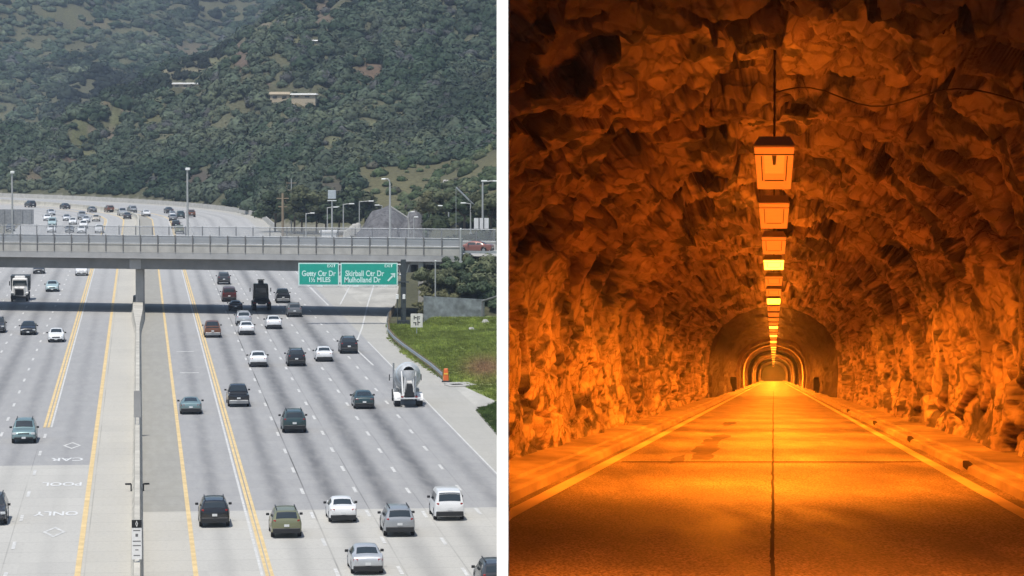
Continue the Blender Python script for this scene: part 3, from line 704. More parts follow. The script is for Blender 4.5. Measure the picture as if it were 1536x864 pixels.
# corrugated fence above the grass
V, F = [], []; xa, xb_ = 636, 726; n = 150
for i in range(n + 1):
    t = i / n; px = xa + (xb_ - xa) * t; y_ = 405.0 + (.12 if i % 2 else 0); q = pd(px, 475, y_); gz = float(height(np.array([q.x]), np.array([y_]))[0]); top = pd(px, 444 + 5 * t, y_).z
    V += [(q.x, y_, gz - .3), (q.x, y_, top)]
F = [(2 * i, 2 * i + 2, 2 * i + 3, 2 * i + 1) for i in range(n)]
cf = empty('corrugated_fence', (V[0][0], 405, 0)); tag(cf, 'weathered grey corrugated metal fence at the top of the grass slope', 'fence')
world_child(npmesh('fence_sheet', V, F, mat('weathered corrugated sheet', (.46, .49, .50), .6, .3, var=.3, scale=1.5)), cf)
for i in range(0, n + 1, 30): world_child(MB().box((V[2 * i][0], 405.25, (V[2 * i][2] + V[2 * i + 1][2]) / 2), (.12, .12, V[2 * i + 1][2] - V[2 * i][2])).build('fence_post', M['steel'], None), cf)
b = MB(); b.cyl(pd(724, 452, 404), pd(748, 444, 402), .14, n=8); b.cyl(pd(724, 452, 404), pd(724, 477, 404), .14, n=8)
tag(b.build('drain_pipe', M['concrete_dark']), 'dark pipe rail at the right end of the corrugated fence', 'pipe')
for k_, (px, r0, r1) in enumerate(((707, 498, 0),(728, 489, 0))):
    q = gp(px, r0); q.z = float(height(np.array([q.x]), np.array([q.y]))[0]); b = MB(); b.box(q + Vector((0, 0, .16)), (1.0, .7, .45), rz=.5, bev=.12, taper=.6)
    tag(b.build('rock', M['concrete']), ('pale lone rock in the middle of the green slope', 'pale rock high on the green slope near the fence')[k_], 'rock', 'pale rocks on the slope')
# ================================================================== LAMP POSTS AND POLES
def gz_(x, y): return float(height(np.array([x]), np.array([y]))[0])
def lamp_post(px, top, y, base_z, lab, arm=(-1.6,), r=.11, curved=True, head=(.9, .35, .16), mt='pole'):
    T = pd(px, top, y); t_ = empty('street_lamp', (T.x, y, base_z)); H_ = T.z - base_z
    MB().cyl((0, 0, 0), (0, 0, H_ - (.6 if curved else 0)), r * 1.25, r, 10).build('pole', M[mt], t_)
    for a in arm:
        if curved: pts = [(0, 0, H_ - .65), (a * .08, 0, H_ - .25), (a * .3, 0, H_ + .02), (a, 0, H_ + .1)]
        else: pts = [(0, 0, H_ - .1), (a * .5, 0, H_), (a, 0, H_ + .05)]
        MB().tube(pts, r * .7).build('arm', M[mt], t_)
        MB().box((a * 1.12, 0, H_ + .06), head, bev=.05).build('luminaire', M['lampwhite'], t_)
    MB().box((0, 0, .12), (r * 4, r * 4, .24)).build('foot', M[mt], t_)
    return tag(t_, lab, 'street lamp', 'street lamps')
lamp_post(18, 259, 428.5, 7.6, 'tall lamp post on the bridge at the left edge', (.05,), .11, False, (.5, .5, .3))
lamp_post(281, 254, 437.5, 7.6, 'tall lamp post behind the bridge fence with round head', (.05,), .12, False, (.6, .5, .3))
lamp_post(585, 269, 430.5, 7.6, 'tall lamp post with a hooked arm behind the bridge sign', (-.75,), .12, True, (.55, .35, .16))
def world_poles():
    S = [(438 + 22, 320, 640, 'short', (.9,)), ]
lamp_post(459, 320, 650, 0, 'thin lamp post left of the white shed beyond the bridge', (1.1,), .1, False, (.9, .4, .18))
lamp_post(491, 311, 640, 0, 'thin lamp post just left of the boxed mast', (1.4,), .1, False, (.9, .4, .18))
lamp_post(515, 306, 640, 0, 'lamp post between the boxed mast and the grey mound', (1.45,), .11, False, (1.0, .4, .2))
lamp_post(539, 302, 660, 0, 'lamp post with long arm at the left foot of the mound', (2.1,), .1, False, (1.0, .4, .2))
lamp_post(573, 308, 690, 0, 'lamp post with bright head beside the mound crest', (-.9,), .09, False, (1.0, .4, .2))
lamp_post(613, 318, 560, 2, 'lamp post in front of the right grey mound', (.6,), .09, False, (.7, .3, .16))
lamp_post(621, 326, 540, 2, 'shorter lamp post right of the mound with low head', (.3,), .09, False, (.7, .3, .16))
lamp_post(643, 313, 560, 5, 'lamp post rising from scrub right of the mounds', (-1.1,), .09, False, (.8, .3, .16))
lamp_post(673, 309, 540, 7, 'lamp post left of the white board on the approach road', (-1.2,), .09, False, (.8, .3, .16))
lamp_post(706, 305, 500, 7.2, 'lamp post with short left arm beside the diagonal stay', (-1.0,), .1, False, (.8, .3, .16))
lamp_post(724, 272, 480, 7.2, 'tallest lamp post by the white board at the right edge', (.2, 1.7), .13, False, (.9, .35, .18))
lamp_post(691, 344, 412.3, 7.0, 'short pale post standing at the right end of the bridge fence', (.02,), .12, False, (.2, .2, .2))
lamp_post(653, 392, 406, .4, 'slim pale post in the scrub beside the corrugated fence', (.02,), .08, False, (.2, .2, .15))
# wooden poles
for k_, (px, top, y, lab) in enumerate(((424, 290, 600, 'thick yellow-brown wooden utility pole rising above the bridge'), (437, 268, 700, 'thin grey utility pole behind the wooden one'))):
    T = pd(px, top, y); b = MB(); b.cyl((0, 0, -.3), (0, 0, T.z), .26 if k_ == 0 else .14, .2 if k_ == 0 else .1, 10); t_ = empty('utility_pole', (T.x, y, 0)); o = b.build('pole', M['wood'] if k_ == 0 else M['pole'], t_)
    MB().box((0, 0, T.z - .9), (2.2, .14, .16)).build('crossarm', M['wood'], t_); MB().box((0, .1, T.z - 2.4), (1.6, .14, .16)).build('crossarm', M['wood'], t_)
    tag(t_, lab, 'utility pole')
T = pd(498, 285, 600); t_ = empty('sign_mast', (T.x, 600, 0)); tag(t_, 'pale mast carrying a small boxed platform above the trees', 'mast')
MB().cyl((0, 0, 0), (0, 0, T.z - 2), .16, n=10).build('pole', M['pole'], t_)
MB().box((0, 0, T.z - .8), (1.45, .7, 1.5), bev=.05).build('cabinet', mat('pale blue grey cabinet', (.42, .47, .5), .6), t_); MB().box((0, 0, T.z - 1.9), (1.6, .9, .15)).build('platform', M['lampwhite'], t_)
MB().box((.9, 0, T.z - 3), (.8, .3, .12)).build('arm', M['lampwhite'], t_)
# diagonal stay and white board, right edge
b = MB(); b.cyl(pd(684, 281, 500), pd(726, 322, 500), .12, n=8); b.cyl(pd(684, 281, 500), (pd(684, 281, 500).x, 500, 6.5), .04, n=6)
tag(b.build('diagonal_boom', M['steel']), 'long grey boom slanting down to the white board at right', 'boom')
wb = empty('sign_board', (pd(722, 345, 470).x, 470, 7.2)); tag(wb, 'white sign board seen from behind with two dark braces', 'road sign')
a, c = pd(711, 327, 470) - wb.location, pd(733, 343, 470) - wb.location
MB().box(((a.x + c.x) / 2, 0, (a.z + c.z) / 2), (c.x - a.x, .06, a.z - c.z)).build('board', M['white'], wb)
for x in (-.33, .33): MB().box((x, -.07, (a.z + c.z) / 2), (.13, .08, a.z - c.z + .1)).build('brace', M['steel_dark'], wb)
MB().box((.0, .08, c.z / 2), (.14, .1, c.z)).build('post', M['steel'], wb)
# chute of pale rock on the low spur
q = pd(674, 285, 742)
b = MB()
for i, (px, py, w_) in enumerate(((669, 273, 1.6), (674, 275, 2.4), (677, 277, 1.8), (675, 281, 1.5), (675, 285, 1.3), (673, 290, 1.2), (668, 294, 1.6))):
    b.box(pd(px, py, 735), (w_, 1.6, 1.0), rz=.3 * i, bev=.2, taper=.8)
tag(b.build('rock_chute', M['concrete']), 'pale rock chute high on the olive spur', 'rock')
# ------------------------------------------------------------------ grey netted mounds
def mound(prof, y, depth, lab, colr, row0=356):
    """prof: (px,row) crest outline; a rounded bank of depth metres, seen from the road side"""
    V, F = [], []; n = len(prof); m_ = 9
    for j in range(m_):
        t = j / (m_ - 1)
        for i, (px, r) in enumerate(prof):
            T = pd(px, r, y); hh = max(T.z, .2); k_ = math.sin(t * math.pi / 2) if t < 1 else 1
            V.append((T.x + (vnoise(np.array([i * .9]), np.array([j * .9]), np.array([0.]), 3)[0] - .5) * .7, y - depth + depth * t * 1.0, hh * k_ * (1 + .04 * math.sin(i * 2.3 + j * 1.1))))
    for i, (px, r) in enumerate(prof): T = pd(px, r, y); V.append((T.x, y + depth * 1.3, 0))
    F = [(j * n + i, j * n + i + 1, (j + 1) * n + i + 1, (j + 1) * n + i) for j in range(m_) for i in range(n - 1)]
    o = npmesh('netted_mound', [v for v in V], F, colr, smooth=True); return tag(o, lab, 'mound', 'grey mounds beyond the bridge')
net = mat('grey netting', (.115, .115, .12), .95, var=.45, scale=1.6, bump=.8, stretch=(1, 1, .18))
mound([(536, 352), (544, 342), (552, 327), (560, 317), (572, 311), (584, 310), (594, 313), (602, 322), (612, 330), (618, 352)], 600, 14, 'large grey netted mound rising behind the bridge fence', net)
mound([(600, 352), (606, 330), (614, 320), (624, 315), (632, 321), (636, 335), (638, 352)], 570, 9, 'smaller grey netted mound overlapping the large one at right', net)
b = MB(); b.cyl(pd(586, 310, 560), pd(612, 327, 560), .16, n=6); b.cyl(pd(612, 327, 560), pd(616, 350, 560), .16, n=6)
tag(b.build('mound_rail', M['concrete_grey']), 'grey rail sloping down the face of the mounds', 'rail')
# white shed, tanks, boulders
sh = empty('white_shed', (pd(493, 352, 620).x, 620, 0)); tag(sh, 'low white shed roof beyond the bridge beside the boxed mast', 'shed')
MB().box((0, 0, 1.5), (2.9, 4, 3.0)).build('wall', M['white'], sh); MB().box((0, 0, 3.15), (3.3, 4.4, .3)).build('roof', M['white'], sh)
sh = empty('tan_hut', (pd(511, 352, 625).x, 625, 0)); tag(sh, 'pale tan hut right of the low white shed', 'hut')
MB().box((0, 0, 1.4), (3.4, 4, 2.8)).build('wall', M['tan'], sh); MB().box((0, 0, 2.95), (3.8, 4.4, .3)).build('roof', M['concrete'], sh)
b = MB()
for px, py, s_ in ((520, 352, 1.2), (524, 350, 1.3), (528, 346, 1.2), (532, 343, 1.2), (537, 341, 1.1)): b.box(pd(px, py, 615), (s_ * 1.2, 1.6, s_ * 1.5), rz=px, bev=.3, taper=.7)
tag(b.build('boulder_ramp', M['concrete']), 'pale boulders stepping up towards the large mound', 'rock')
# noise wall panel at the far left
q0, q1 = pd(-60, 336, 745), pd(50.5, 336, 745); b = MB(); b.box(((q0.x + q1.x) / 2, 745, (q0.z + pd(0, 314, 745).z) / 2), (q1.x - q0.x, .4, pd(0, 314, 745).z - q0.z))
for i in range(9): b.box((q1.x - .6 - 2 * i, 744.7, (q0.z + pd(0, 314, 745).z) / 2), (.3, .2, pd(0, 314, 745).z - q0.z))
nw = empty('noise_wall', (q1.x, 745, 0)); tag(nw, 'grey ribbed panel wall on posts beyond the bridge at far left', 'wall')
world_child(b.build('wall_panel', mat('grey blue panel', (.25, .26, .27), .8, var=.2), None), nw)
for i in range(6): world_child(MB().box((q1.x - 1 - 3 * i, 745.1, q0.z / 2), (.25, .25, q0.z)).build('post', M['steel_dark'], None), nw)
# trees that stand out one by one
TB = bush_templates(6, 120, 1)
def tree(px, base_row, y, hgt, wid, tint, lab, name='tree', grp='trees beyond the bridge', trunk=True):
    q = pd(px, 200, y); z0 = gz_(q.x, y); t_ = empty(name, (q.x, y, z0)); tag(t_, lab, 'tree' if trunk else 'shrub', grp)
    if trunk:
        b = MB(); b.cyl((0, 0, -.3), (.1, 0, hgt * .45), .22, .14, 8)
        for k_ in range(5): a = k_ * 1.26; b.cyl((.1, 0, hgt * (.3 + .04 * k_)), (math.cos(a) * wid * .45, math.sin(a) * wid * .45, hgt * (.62 + .05 * k_)), .10, .04, 6)
        b.build('trunk', M['bark'], t_)
    n = 16 if trunk else 7; cp = []; ss = []
    for k_ in range(n):
        a = random.random() * 6.28; r = math.sqrt(random.random()) * wid * .42; zz = hgt * (random.uniform(.38, .92) if trunk else random.uniform(.15, .6)); r *= (1.25 - abs(zz / hgt - .5)); cp.append((r * math.cos(a), r * math.sin(a), zz)); ss.append(wid * random.uniform(.14, .26))
    cols = np.array(tint) * rng.uniform(.7, 1.35, (n, 1))
    scatter('crown', np.array(cp), np.array(ss), TB, cols, None, zs=(.7, 1.0), parent=t_)
    return t_
G1, G2, G3 = (.045, .065, .035), (.075, .085, .045), (.10, .10, .05)
side = ['left of the wooden utility pole', 'right behind the wooden utility pole', 'between the wooden pole and the boxed mast', 'short way left of the boxed mast', 'behind the white shed', 'behind the tan hut', 'behind the boulder ramp', 'at the left shoulder of the large mound', 'right of the smaller mound', 'among the lamp posts right of the mounds', 'left of the white sign board', 'behind the white sign board']
for k_, (px, y, hg, wd, tn, ds) in enumerate(((412, 700, 9, 7, G1, 'dark round tree'), (441, 690, 10, 6, G2, 'tall thin tree'), (452, 700, 8, 8, G1, 'broad dark tree'), (474, 690, 7, 7, G1, 'low dark tree'), (488, 690, 9, 7, G2, 'olive tree'), (508, 690, 8, 8, G1, 'dark spreading tree'), (530, 700, 9, 8, G1, 'dense dark tree'), (547, 700, 8, 7, G2, 'light olive tree'), (648, 560, 4.5, 5, G3, 'small yellow-green tree'), (668, 550, 5, 5, G2, 'bushy green tree'), (696, 520, 5, 5, G1, 'dark small tree'), (736, 500, 6, 6, G2, 'green tree'))):
    tree(px, 0, y, hg, wd, tn, ds + ' ' + side[k_])
sl_ = ['beside the pale wing wall', 'just right of the wing wall', 'above the left end of the corrugated fence', 'by the slim pale post', 'right of the slim pale post', 'above the middle of the corrugated fence', 'high on the bank under the bridge end', 'above the right half of the corrugated fence', 'below the silver and red car', 'under the approach guardrail', 'at the right end of the bank', 'above the dark pipe rail', 'behind the pipe rail against the white wall', 'lowest at the right edge of the bank']
for k_, (px, y, wd, tn, ds) in enumerate(((639, 431, 2.2, G3, 'low olive shrub'), (646, 436, 2.8, G2, 'green shrub'), (652, 431, 2.4, G3, 'pale shrub'), (661, 436, 3.0, G2, 'rounded shrub'), (668, 431, 2.6, G3, 'yellowish shrub'), (678, 434, 3.2, G2, 'wide green shrub'), (684, 441, 2.8, G1, 'dark shrub'), (695, 433, 3.4, G1, 'big dark shrub'), (706, 439, 3.0, G1, 'dark leafy shrub'), (716, 436, 3.2, G2, 'green leafy shrub'), (728, 440, 3.4, G2, 'tall shrub'), (722, 431, 3.2, G1, 'dense dark shrub'), (738, 434, 3.2, G2, 'olive shrub'), (741, 428, 2.6, G1, 'dark low shrub'))):
    y = 406.9 + (y - 428) * .5; tree(px, 0, y, wd * 1.0, wd * 1.45, np.array(tn) * 1.3, ds + ' ' + sl_[k_], 'shrub', 'shrubs on the bank under the bridge end', False)
# hillside buildings
def find_y(px, r, ya, yb2):
    for y in np.arange(ya, yb2, 3.0):
        q = pd(px, r, float(y))
        if gz_(q.x, q.y) >= q.z: return float(y)
    return yb2
def hill_house(px0, px1, r0, r1, y, lab, wallm, roofm, depth=9):
    y = find_y((px0 + px1) / 2, r1 + 1, 800, 2600) - 6; print('house at', y)
    a, c = pd(px0, r0, y), pd(px1, r1, y); g_ = min(gz_(a.x, y), c.z) ; t_ = empty('hillside_house', ((a.x + c.x) / 2, y, g_)); w_ = c.x - a.x; h_ = a.z - c.z
    MB().box((0, depth / 2, (c.z - g_) / 2 + h_ * .35 - .4), (w_, depth, (c.z - g_) + h_ * .7 + .8)).build('wall', wallm, t_)
    MB().box((0, depth / 2, c.z - g_ + h_ * .85), (w_ + .8, depth + .8, h_ * .35), taper=.93).build('roof', roofm, t_)
    for i in range(max(2, int(w_ / 3))): MB().box((-w_ / 2 + 1.5 + i * 3 * 1.0, -.05, c.z - g_ + h_ * .3), (1.3, .12, h_ * .3)).build('window', M['glass'], t_)
    return tag(t_, lab, 'house', 'buildings on the hillside')
hill_house(259, 299, 124, 131, 1375, 'long white roofed building on a bare pad on the ridge', M['tan'], mat('pale roof', (.6, .6, .57), .7))
hill_house(405, 434, 138, 149, 1390, 'tan building, left one of the two on the right slope', M['tan'], M['tan'])
hill_house(437, 473, 140, 147, 1400, 'lower building with pale roof right of the tan one', M['tan'], bpy.data.materials['pale roof'])
hill_house(468, 480, 60, 64, 1560, 'tiny pale hut high on the slope above the brown scar', M['concrete'], M['white'])
# ================================================================== VEHICLES
def paint(name, col, metal=.0, rough=.35): return mat('car paint ' + name, col, rough, metal, var=.03, scale=1, coat=.6)
PT = {k: paint(k, *v) for k, v in {
    'white': ((.78, .79, .79),), 'silver': ((.55, .57, .59), .35), 'greysilver': ((.36, .38, .40), .35), 'black': ((.016, .017, .020), 0, .25), 'charcoal': ((.05, .053, .06), .2),
    'darkteal': ((.03, .06, .065), .1), 'teal': ((.20, .30, .31), .3), 'olive': ((.20, .21, .12), .2), 'brown': ((.17, .065, .03), .1), 'darkred': ((.08, .02, .018), .1), 'red': ((.24, .10, .08), .3),
    'lightteal': ((.42, .55, .56), .2), 'beige': ((.5, .46, .38), .1), 'grey': ((.16, .17, .18), .3)}.items()}
SPEC = {
 # y, zb, belt, top, w_low, w_belt, w_top   (front is +y)
 'sedan': (dict(wh=(-1.42, 1.42), r=.33, mir=.62), [(-2.40, .42, .80, .84, .76, .74, .66), (-2.33, .30, .93, .97, .84, .80, .68), (-2.2, .27, .99, 1.04, .88, .84, .70), (-1.75, .25, 1.00, 1.07, .91, .88, .70), (-1.55, .25, 1.0, 1.12, .915, .88, .68), (-.98, .22, .97, 1.38, .92, .88, .60), (-.5, .22, .96, 1.45, .92, .88, .60), (.2, .22, .95, 1.46, .92, .88, .60), (.62, .22, .94, 1.38, .92, .88, .62), (1.28, .25, .93, 1.01, .915, .87, .72), (1.5, .25, .91, .96, .91, .86, .74), (2.1, .26, .78, .84, .87, .80, .66), (2.34, .30, .66, .74, .80, .72, .58), (2.42, .38, .56, .60, .70, .64, .52)]),
 'coupe': (dict(wh=(-1.3, 1.35), r=.33, mir=.45), [(-2.2, .42, .78, .80, .72, .70, .60), (-2.12, .30, .90, .93, .82, .78, .66), (-1.8, .26, .96, 1.0, .9, .86, .66), (-1.1, .24, .96, 1.20, .92, .86, .56), (-.6, .22, .92, 1.30, .92, .86, .54), (-.1, .22, .90, 1.31, .92, .86, .55), (.3, .22, .89, 1.22, .91, .85, .58), (.95, .24, .87, .94, .9, .84, .68), (1.9, .26, .74, .79, .86, .78, .62), (2.2, .32, .58, .64, .74, .66, .5)]),
 'suv': (dict(wh=(-1.42, 1.45), r=.38, mir=.72), [(-2.36, .48, .98, 1.02, .80, .78, .72), (-2.30, .36, 1.10, 1.14, .90, .86, .76), (-2.12, .32, 1.14, 1.58, .94, .89, .68), (-1.95, .30, 1.14, 1.66, .95, .90, .68), (-1.0, .30, 1.10, 1.72, .95, .90, .68), (.2, .30, 1.08, 1.72, .95, .90, .68), (.6, .30, 1.06, 1.64, .95, .90, .69), (1.15, .32, 1.05, 1.14, .95, .89, .78), (1.4, .32, 1.02, 1.09, .94, .88, .78), (2.1, .34, .92, .98, .91, .84, .70), (2.32, .38, .78, .84, .84, .76, .62), (2.38, .46, .66, .70, .76, .68, .58)]),
 'minivan': (dict(wh=(-1.5, 1.55), r=.36, mir=.95), [(-2.52, .42, .98, 1.02, .84, .82, .76), (-2.46, .30, 1.12, 1.16, .93, .90, .80), (-2.30, .26, 1.14, 1.72, .97, .94, .76), (-2.05, .25, 1.14, 1.86, .98, .95, .76), (-1.0, .25, 1.12, 1.92, .98, .95, .77), (.5, .25, 1.08, 1.90, .98, .95, .77), (.95, .25, 1.06, 1.78, .98, .94, .76), (1.65, .28, 1.04, 1.18, .97, .92, .80), (1.9, .28, 1.0, 1.08, .95, .90, .78), (2.4, .32, .84, .90, .88, .82, .68), (2.56, .40, .68, .74, .78, .72, .6)]),
 'pickup': (dict(wh=(-1.75, 1.8), r=.39, mir=1.0, bed=(-2.75, -.95)), [(-2.86, .55, .98, 1.08, .86, .90, .88), (-2.84, .50, 1.02, 1.12, .94, .94, .90), (-1.0, .45, 1.04, 1.14, .97, .94, .90), (-.9, .42, 1.08, 1.20, .97, .93, .86), (-.74, .40, 1.10, 1.74, .97, .92, .70), (-.4, .40, 1.10, 1.83, .97, .92, .70), (.55, .40, 1.10, 1.83, .97, .92, .70), (.9, .40, 1.10, 1.74, .97, .92, .71), (1.4, .42, 1.10, 1.24, .97, .92, .80), (2.4, .44, 1.06, 1.14, .95, .9, .78), (2.72, .46, .92, 1.0, .9, .85, .74), (2.8, .52, .74, .8, .84, .8, .7)]),
}
def section(spec, y):
    info, st = spec; A = np.array(st); v = [np.interp(y, A[:, 0], A[:, k]) for k in range(1, 7)]; zb, belt, top, wl_, wb_, wt_ = v
    for w_ in info['wh']:
        d = abs(y - w_); R = info['r'] + .07
        if d < R: zb = max(zb, min(belt - .12, info['r'] + math.sqrt(R * R - d * d)))
    zm = zb + (belt - zb) * .45
    return [(0, zb), (wl_ * .8, zb), (wl_ * .985, zb + .05), (wl_, zm), (wb_ + .01, belt - .05), (wb_, belt), (wt_ + (wb_ - wt_) * .12 if top - belt > .15 else wb_ - .03, belt + (top - belt) * .86), (wt_ * .92, top), (wt_ * .5, top + .025), (0, top + .035)]
def loft(spec, name, m, parent):
    info, st = spec; ys = sorted(set([round(s[0], 3) for s in st] + [round(w_ + d, 3) for w_ in info['wh'] for d in (-info['r'] - .08, -info['r'] - .06, -info['r'] * .8, -info['r'] * .45, 0, info['r'] * .45, info['r'] * .8, info['r'] + .06, info['r'] + .08)]))
    ys = [y for y in ys if st[0][0] <= y <= st[-1][0]]
    V, F = [], []; n = None
    for y in ys:
        s = section(spec, y); ring = [(x, y, z) for x, z in s] + [(-x, y, z) for x, z in reversed(s[1:-1])]; n = len(ring); V += ring
    for i in range(len(ys) - 1):
        for j in range(n): F.append((i * n + j, (i + 1) * n + j, (i + 1) * n + (j + 1) % n, i * n + (j + 1) % n))
    F.append(tuple(range(n))); F.append(tuple((len(ys) - 1) * n + j for j in reversed(range(n))))
    o = npmesh(name, V, F, m, parent)
    me = o.data; me.polygons.foreach_set('use_smooth', np.ones(len(me.polygons), dtype=bool))
    try: me.set_sharp_from_angle(angle=R_(38))
    except Exception: pass
    return o
def top_patch(spec, y0, y1, name, m, parent, inset=.86, off=.012, n=7):
    """glass over the sloping roof line between y0 and y1"""
    V, F = [], []
    for i in range(n):
        y = y0 + (y1 - y0) * i / (n - 1); e = .02; A = section(spec, y - e)[-1][1]; B = section(spec, y + e)[-1][1]
        nn = Vector((0, -(B - A), 2 * e)).normalized() * off; s = section(spec, y); wt = s[7][0]
        for x, z in ((-wt * inset / .92, s[7][1]), (-wt * .5 / .92, s[8][1]), (0, s[9][1]), (wt * .5 / .92, s[8][1]), (wt * inset / .92, s[7][1])): V.append((x, y + nn.y, z + nn.z))
    F = [(i * 5 + j, i * 5 + j + 1, (i + 1) * 5 + j + 1, (i + 1) * 5 + j) for i in range(n - 1) for j in range(4)]
    return npmesh(name, V, F, m, parent, smooth=True)
def side_patch(spec, y0, y1, sgn, name, m, parent, t0=.10, t1=.86, n=7):
    V, F = [], []
    for i in range(n):
        y = y0 + (y1 - y0) * i / (n - 1); s = section(spec, y); a, c = s[5], s[6]
        for t in (t0, t1): x = a[0] + (c[0] - a[0]) * t + .012; z = a[1] + (c[1] - a[1]) * t; V.append((sgn * x, y, z))
    F = [(2 * i, 2 * i + 2, 2 * i + 3, 2 * i + 1) if sgn > 0 else (2 * i, 2 * i + 1, 2 * i + 3, 2 * i + 2) for i in range(n - 1)]
    return npmesh(name, V, F, m, parent)
GL = {'sedan': ((-1.62, -1.0), (.62, 1.22), [(-1.15, -.42), (-.34, .72)]), 'coupe': ((-1.6, -.72), (.3, .9), [(-.55, .5)]), 'suv': ((-2.27, -2.1), (.62, 1.1), [(-1.9, -1.15), (-1.05, -.22), (-.12, .8)]),
      'minivan': ((-2.43, -2.20), (.98, 1.6), [(-2.0, -1.1), (-1.0, .1), (.2, 1.25)]), 'pickup': ((-.88, -.74), (.92, 1.36), [(-.6, .12), (.22, 1.05)])}
def wheel(parent, x, y, r, w_=.22, nm='wheel'):
    sg = 1 if x > 0 else -1
    o = MB().cyl((x - sg * w_ / 2, 0, 0), (x + sg * w_ / 2, 0, 0), r, r, 18).build(nm, M['black'], parent); o.location = (0, y, r)
    MB().cyl((x + sg * (w_ / 2 - .02), 0, 0), (x + sg * (w_ / 2 + .012), 0, 0), r * .62, r * .56, 12).build('rim', M['rim'], o); return o
def make_car(kind, loc=(0, 0, 0)):
    spec = SPEC[kind]; info, st = spec; root = empty({'sedan': 'sedan_car', 'coupe': 'coupe_car', 'suv': 'suv_car', 'minivan': 'minivan', 'pickup': 'pickup_truck'}[kind], loc)
    y0, y1 = st[0][0], st[-1][0]; g_ = GL[kind]
    loft(spec, 'body', PT['white'], root)
    rw_, ws, sw = g_
    top_patch(spec, rw_[0], rw_[1], 'rear_window', M['glass'], root, .89); top_patch(spec, ws[0], ws[1], 'windshield', M['glass'], root, .88)
    for a, c in sw:
        for sg in (-1, 1): side_patch(spec, a, c, sg, 'side_window', M['glass'], root)
    wl_ = st[3][4]
    for wy in info['wh']:
        for sg in (-1, 1): wheel(root, sg * (wl_ - .115), wy, info['r'])
    big = kind in ('suv', 'minivan', 'pickup'); zl = {'sedan': .84, 'coupe': .78, 'suv': 1.0, 'minivan': 1.02, 'pickup': .96}[kind]; zh = {'sedan': .62, 'coupe': .56, 'suv': .80, 'minivan': .78, 'pickup': .88}[kind]
    for sg in (-1, 1):
        MB().box((sg * (st[1][4] - .17), y0 + .10, zl), (.27 if not big else .17, .16, .15 if not big else .30), rz=sg * .22, bev=.02).build('taillight', M['tail'], root)
        MB().box((sg * (st[-3][4] - .20), y1 - .13, zh), (.32, .2, .15), rz=-sg * .3, bev=.03).build('headlight', M['head'], root)
        m_ = MB().box((sg * (wl_ + .10), info['mir'], {'sedan': 1.0, 'coupe': .96, 'suv': 1.16, 'minivan': 1.2, 'pickup': 1.25}[kind]), (.20, .12, .15), bev=.02).build('mirror', M['trim'], root)
    rb = .38 if not big else .48
    MB().box((0, y0 + .06, rb), (wl_ * 1.80, .18, .32), bev=.04).build('rear_bumper', M['trim'] if kind != 'pickup' else M['rim'], root)
    MB().box((0, y1 - .09, rb - .03), (wl_ * 1.55, .20, .20), bev=.04).build('front_bumper', M['trim'], root)
    MB().box((0, y1 - .015 - (.02 if big else 0), zh - .02), (.85, .06, .13), bev=.01).build('grille', M['trim'], root)
    for yy_, zz in ((y0 - .035, rb + .25 if not big else rb + .32), (y1 + .03, rb + .0)): MB().box((0, yy_, zz), (.31, .03, .15)).build('license_plate', M['plate'], root)
    if kind == 'pickup':
        MB().box((0, (-2.75 - .98) / 2, 1.178), (1.52, 1.68, .02)).build('bed', M['trim'], root)
    if kind == 'suv':
        for sg in (-1, 1): MB().box((sg * .60, -.7, 1.765), (.05, 2.3, .05)).build('roof_rail', M['trim'], root)
    return root
PROTO = {}
NAMES = {}
CARS = []
def place_car(kind, px, row, pt, label, group=None, cat=None, oncoming=False, roof=None):
    if kind not in PROTO: PROTO[kind] = make_car(kind); r = PROTO[kind]
    else: r = copy_tree(PROTO[kind])
    L2 = -SPEC[kind][1][0][0]
    q = gp(px, row); u_, v_, a = inv(q)
    sgn = -1 if oncoming else 1
    c_ = rp(u_ + L2, v_ , .0)          # the end nearest the camera touches that picture row
    if u_ > U0 - 10: c_ = rp(u_ + 1, v_, 0)
    _, _, a = inv(c_)
    r.location = (c_.x, c_.y, .012); r.rotation_euler = (0, 0, a + (math.pi if oncoming else 0) + random.uniform(-.006, .006))
    k = random.uniform(.97, 1.03); r.scale = (k, k, k)
    for ch in r.children:
        if ch.name.startswith('body'):
            ch.material_slots[0].link = 'OBJECT'; ch.material_slots[0].material = PT[pt]
    tag(r, label, cat or {'sedan': 'car', 'coupe': 'car', 'suv': 'suv', 'minivan': 'van', 'pickup': 'pickup'}[kind], group)
    CARS.append(r); return r
GRR, GRL, GRF, GRG = 'cars driving away on the right carriageway', 'cars coming on the left carriageway', 'distant cars driving round the bend', 'distant oncoming cars beyond the bridge'
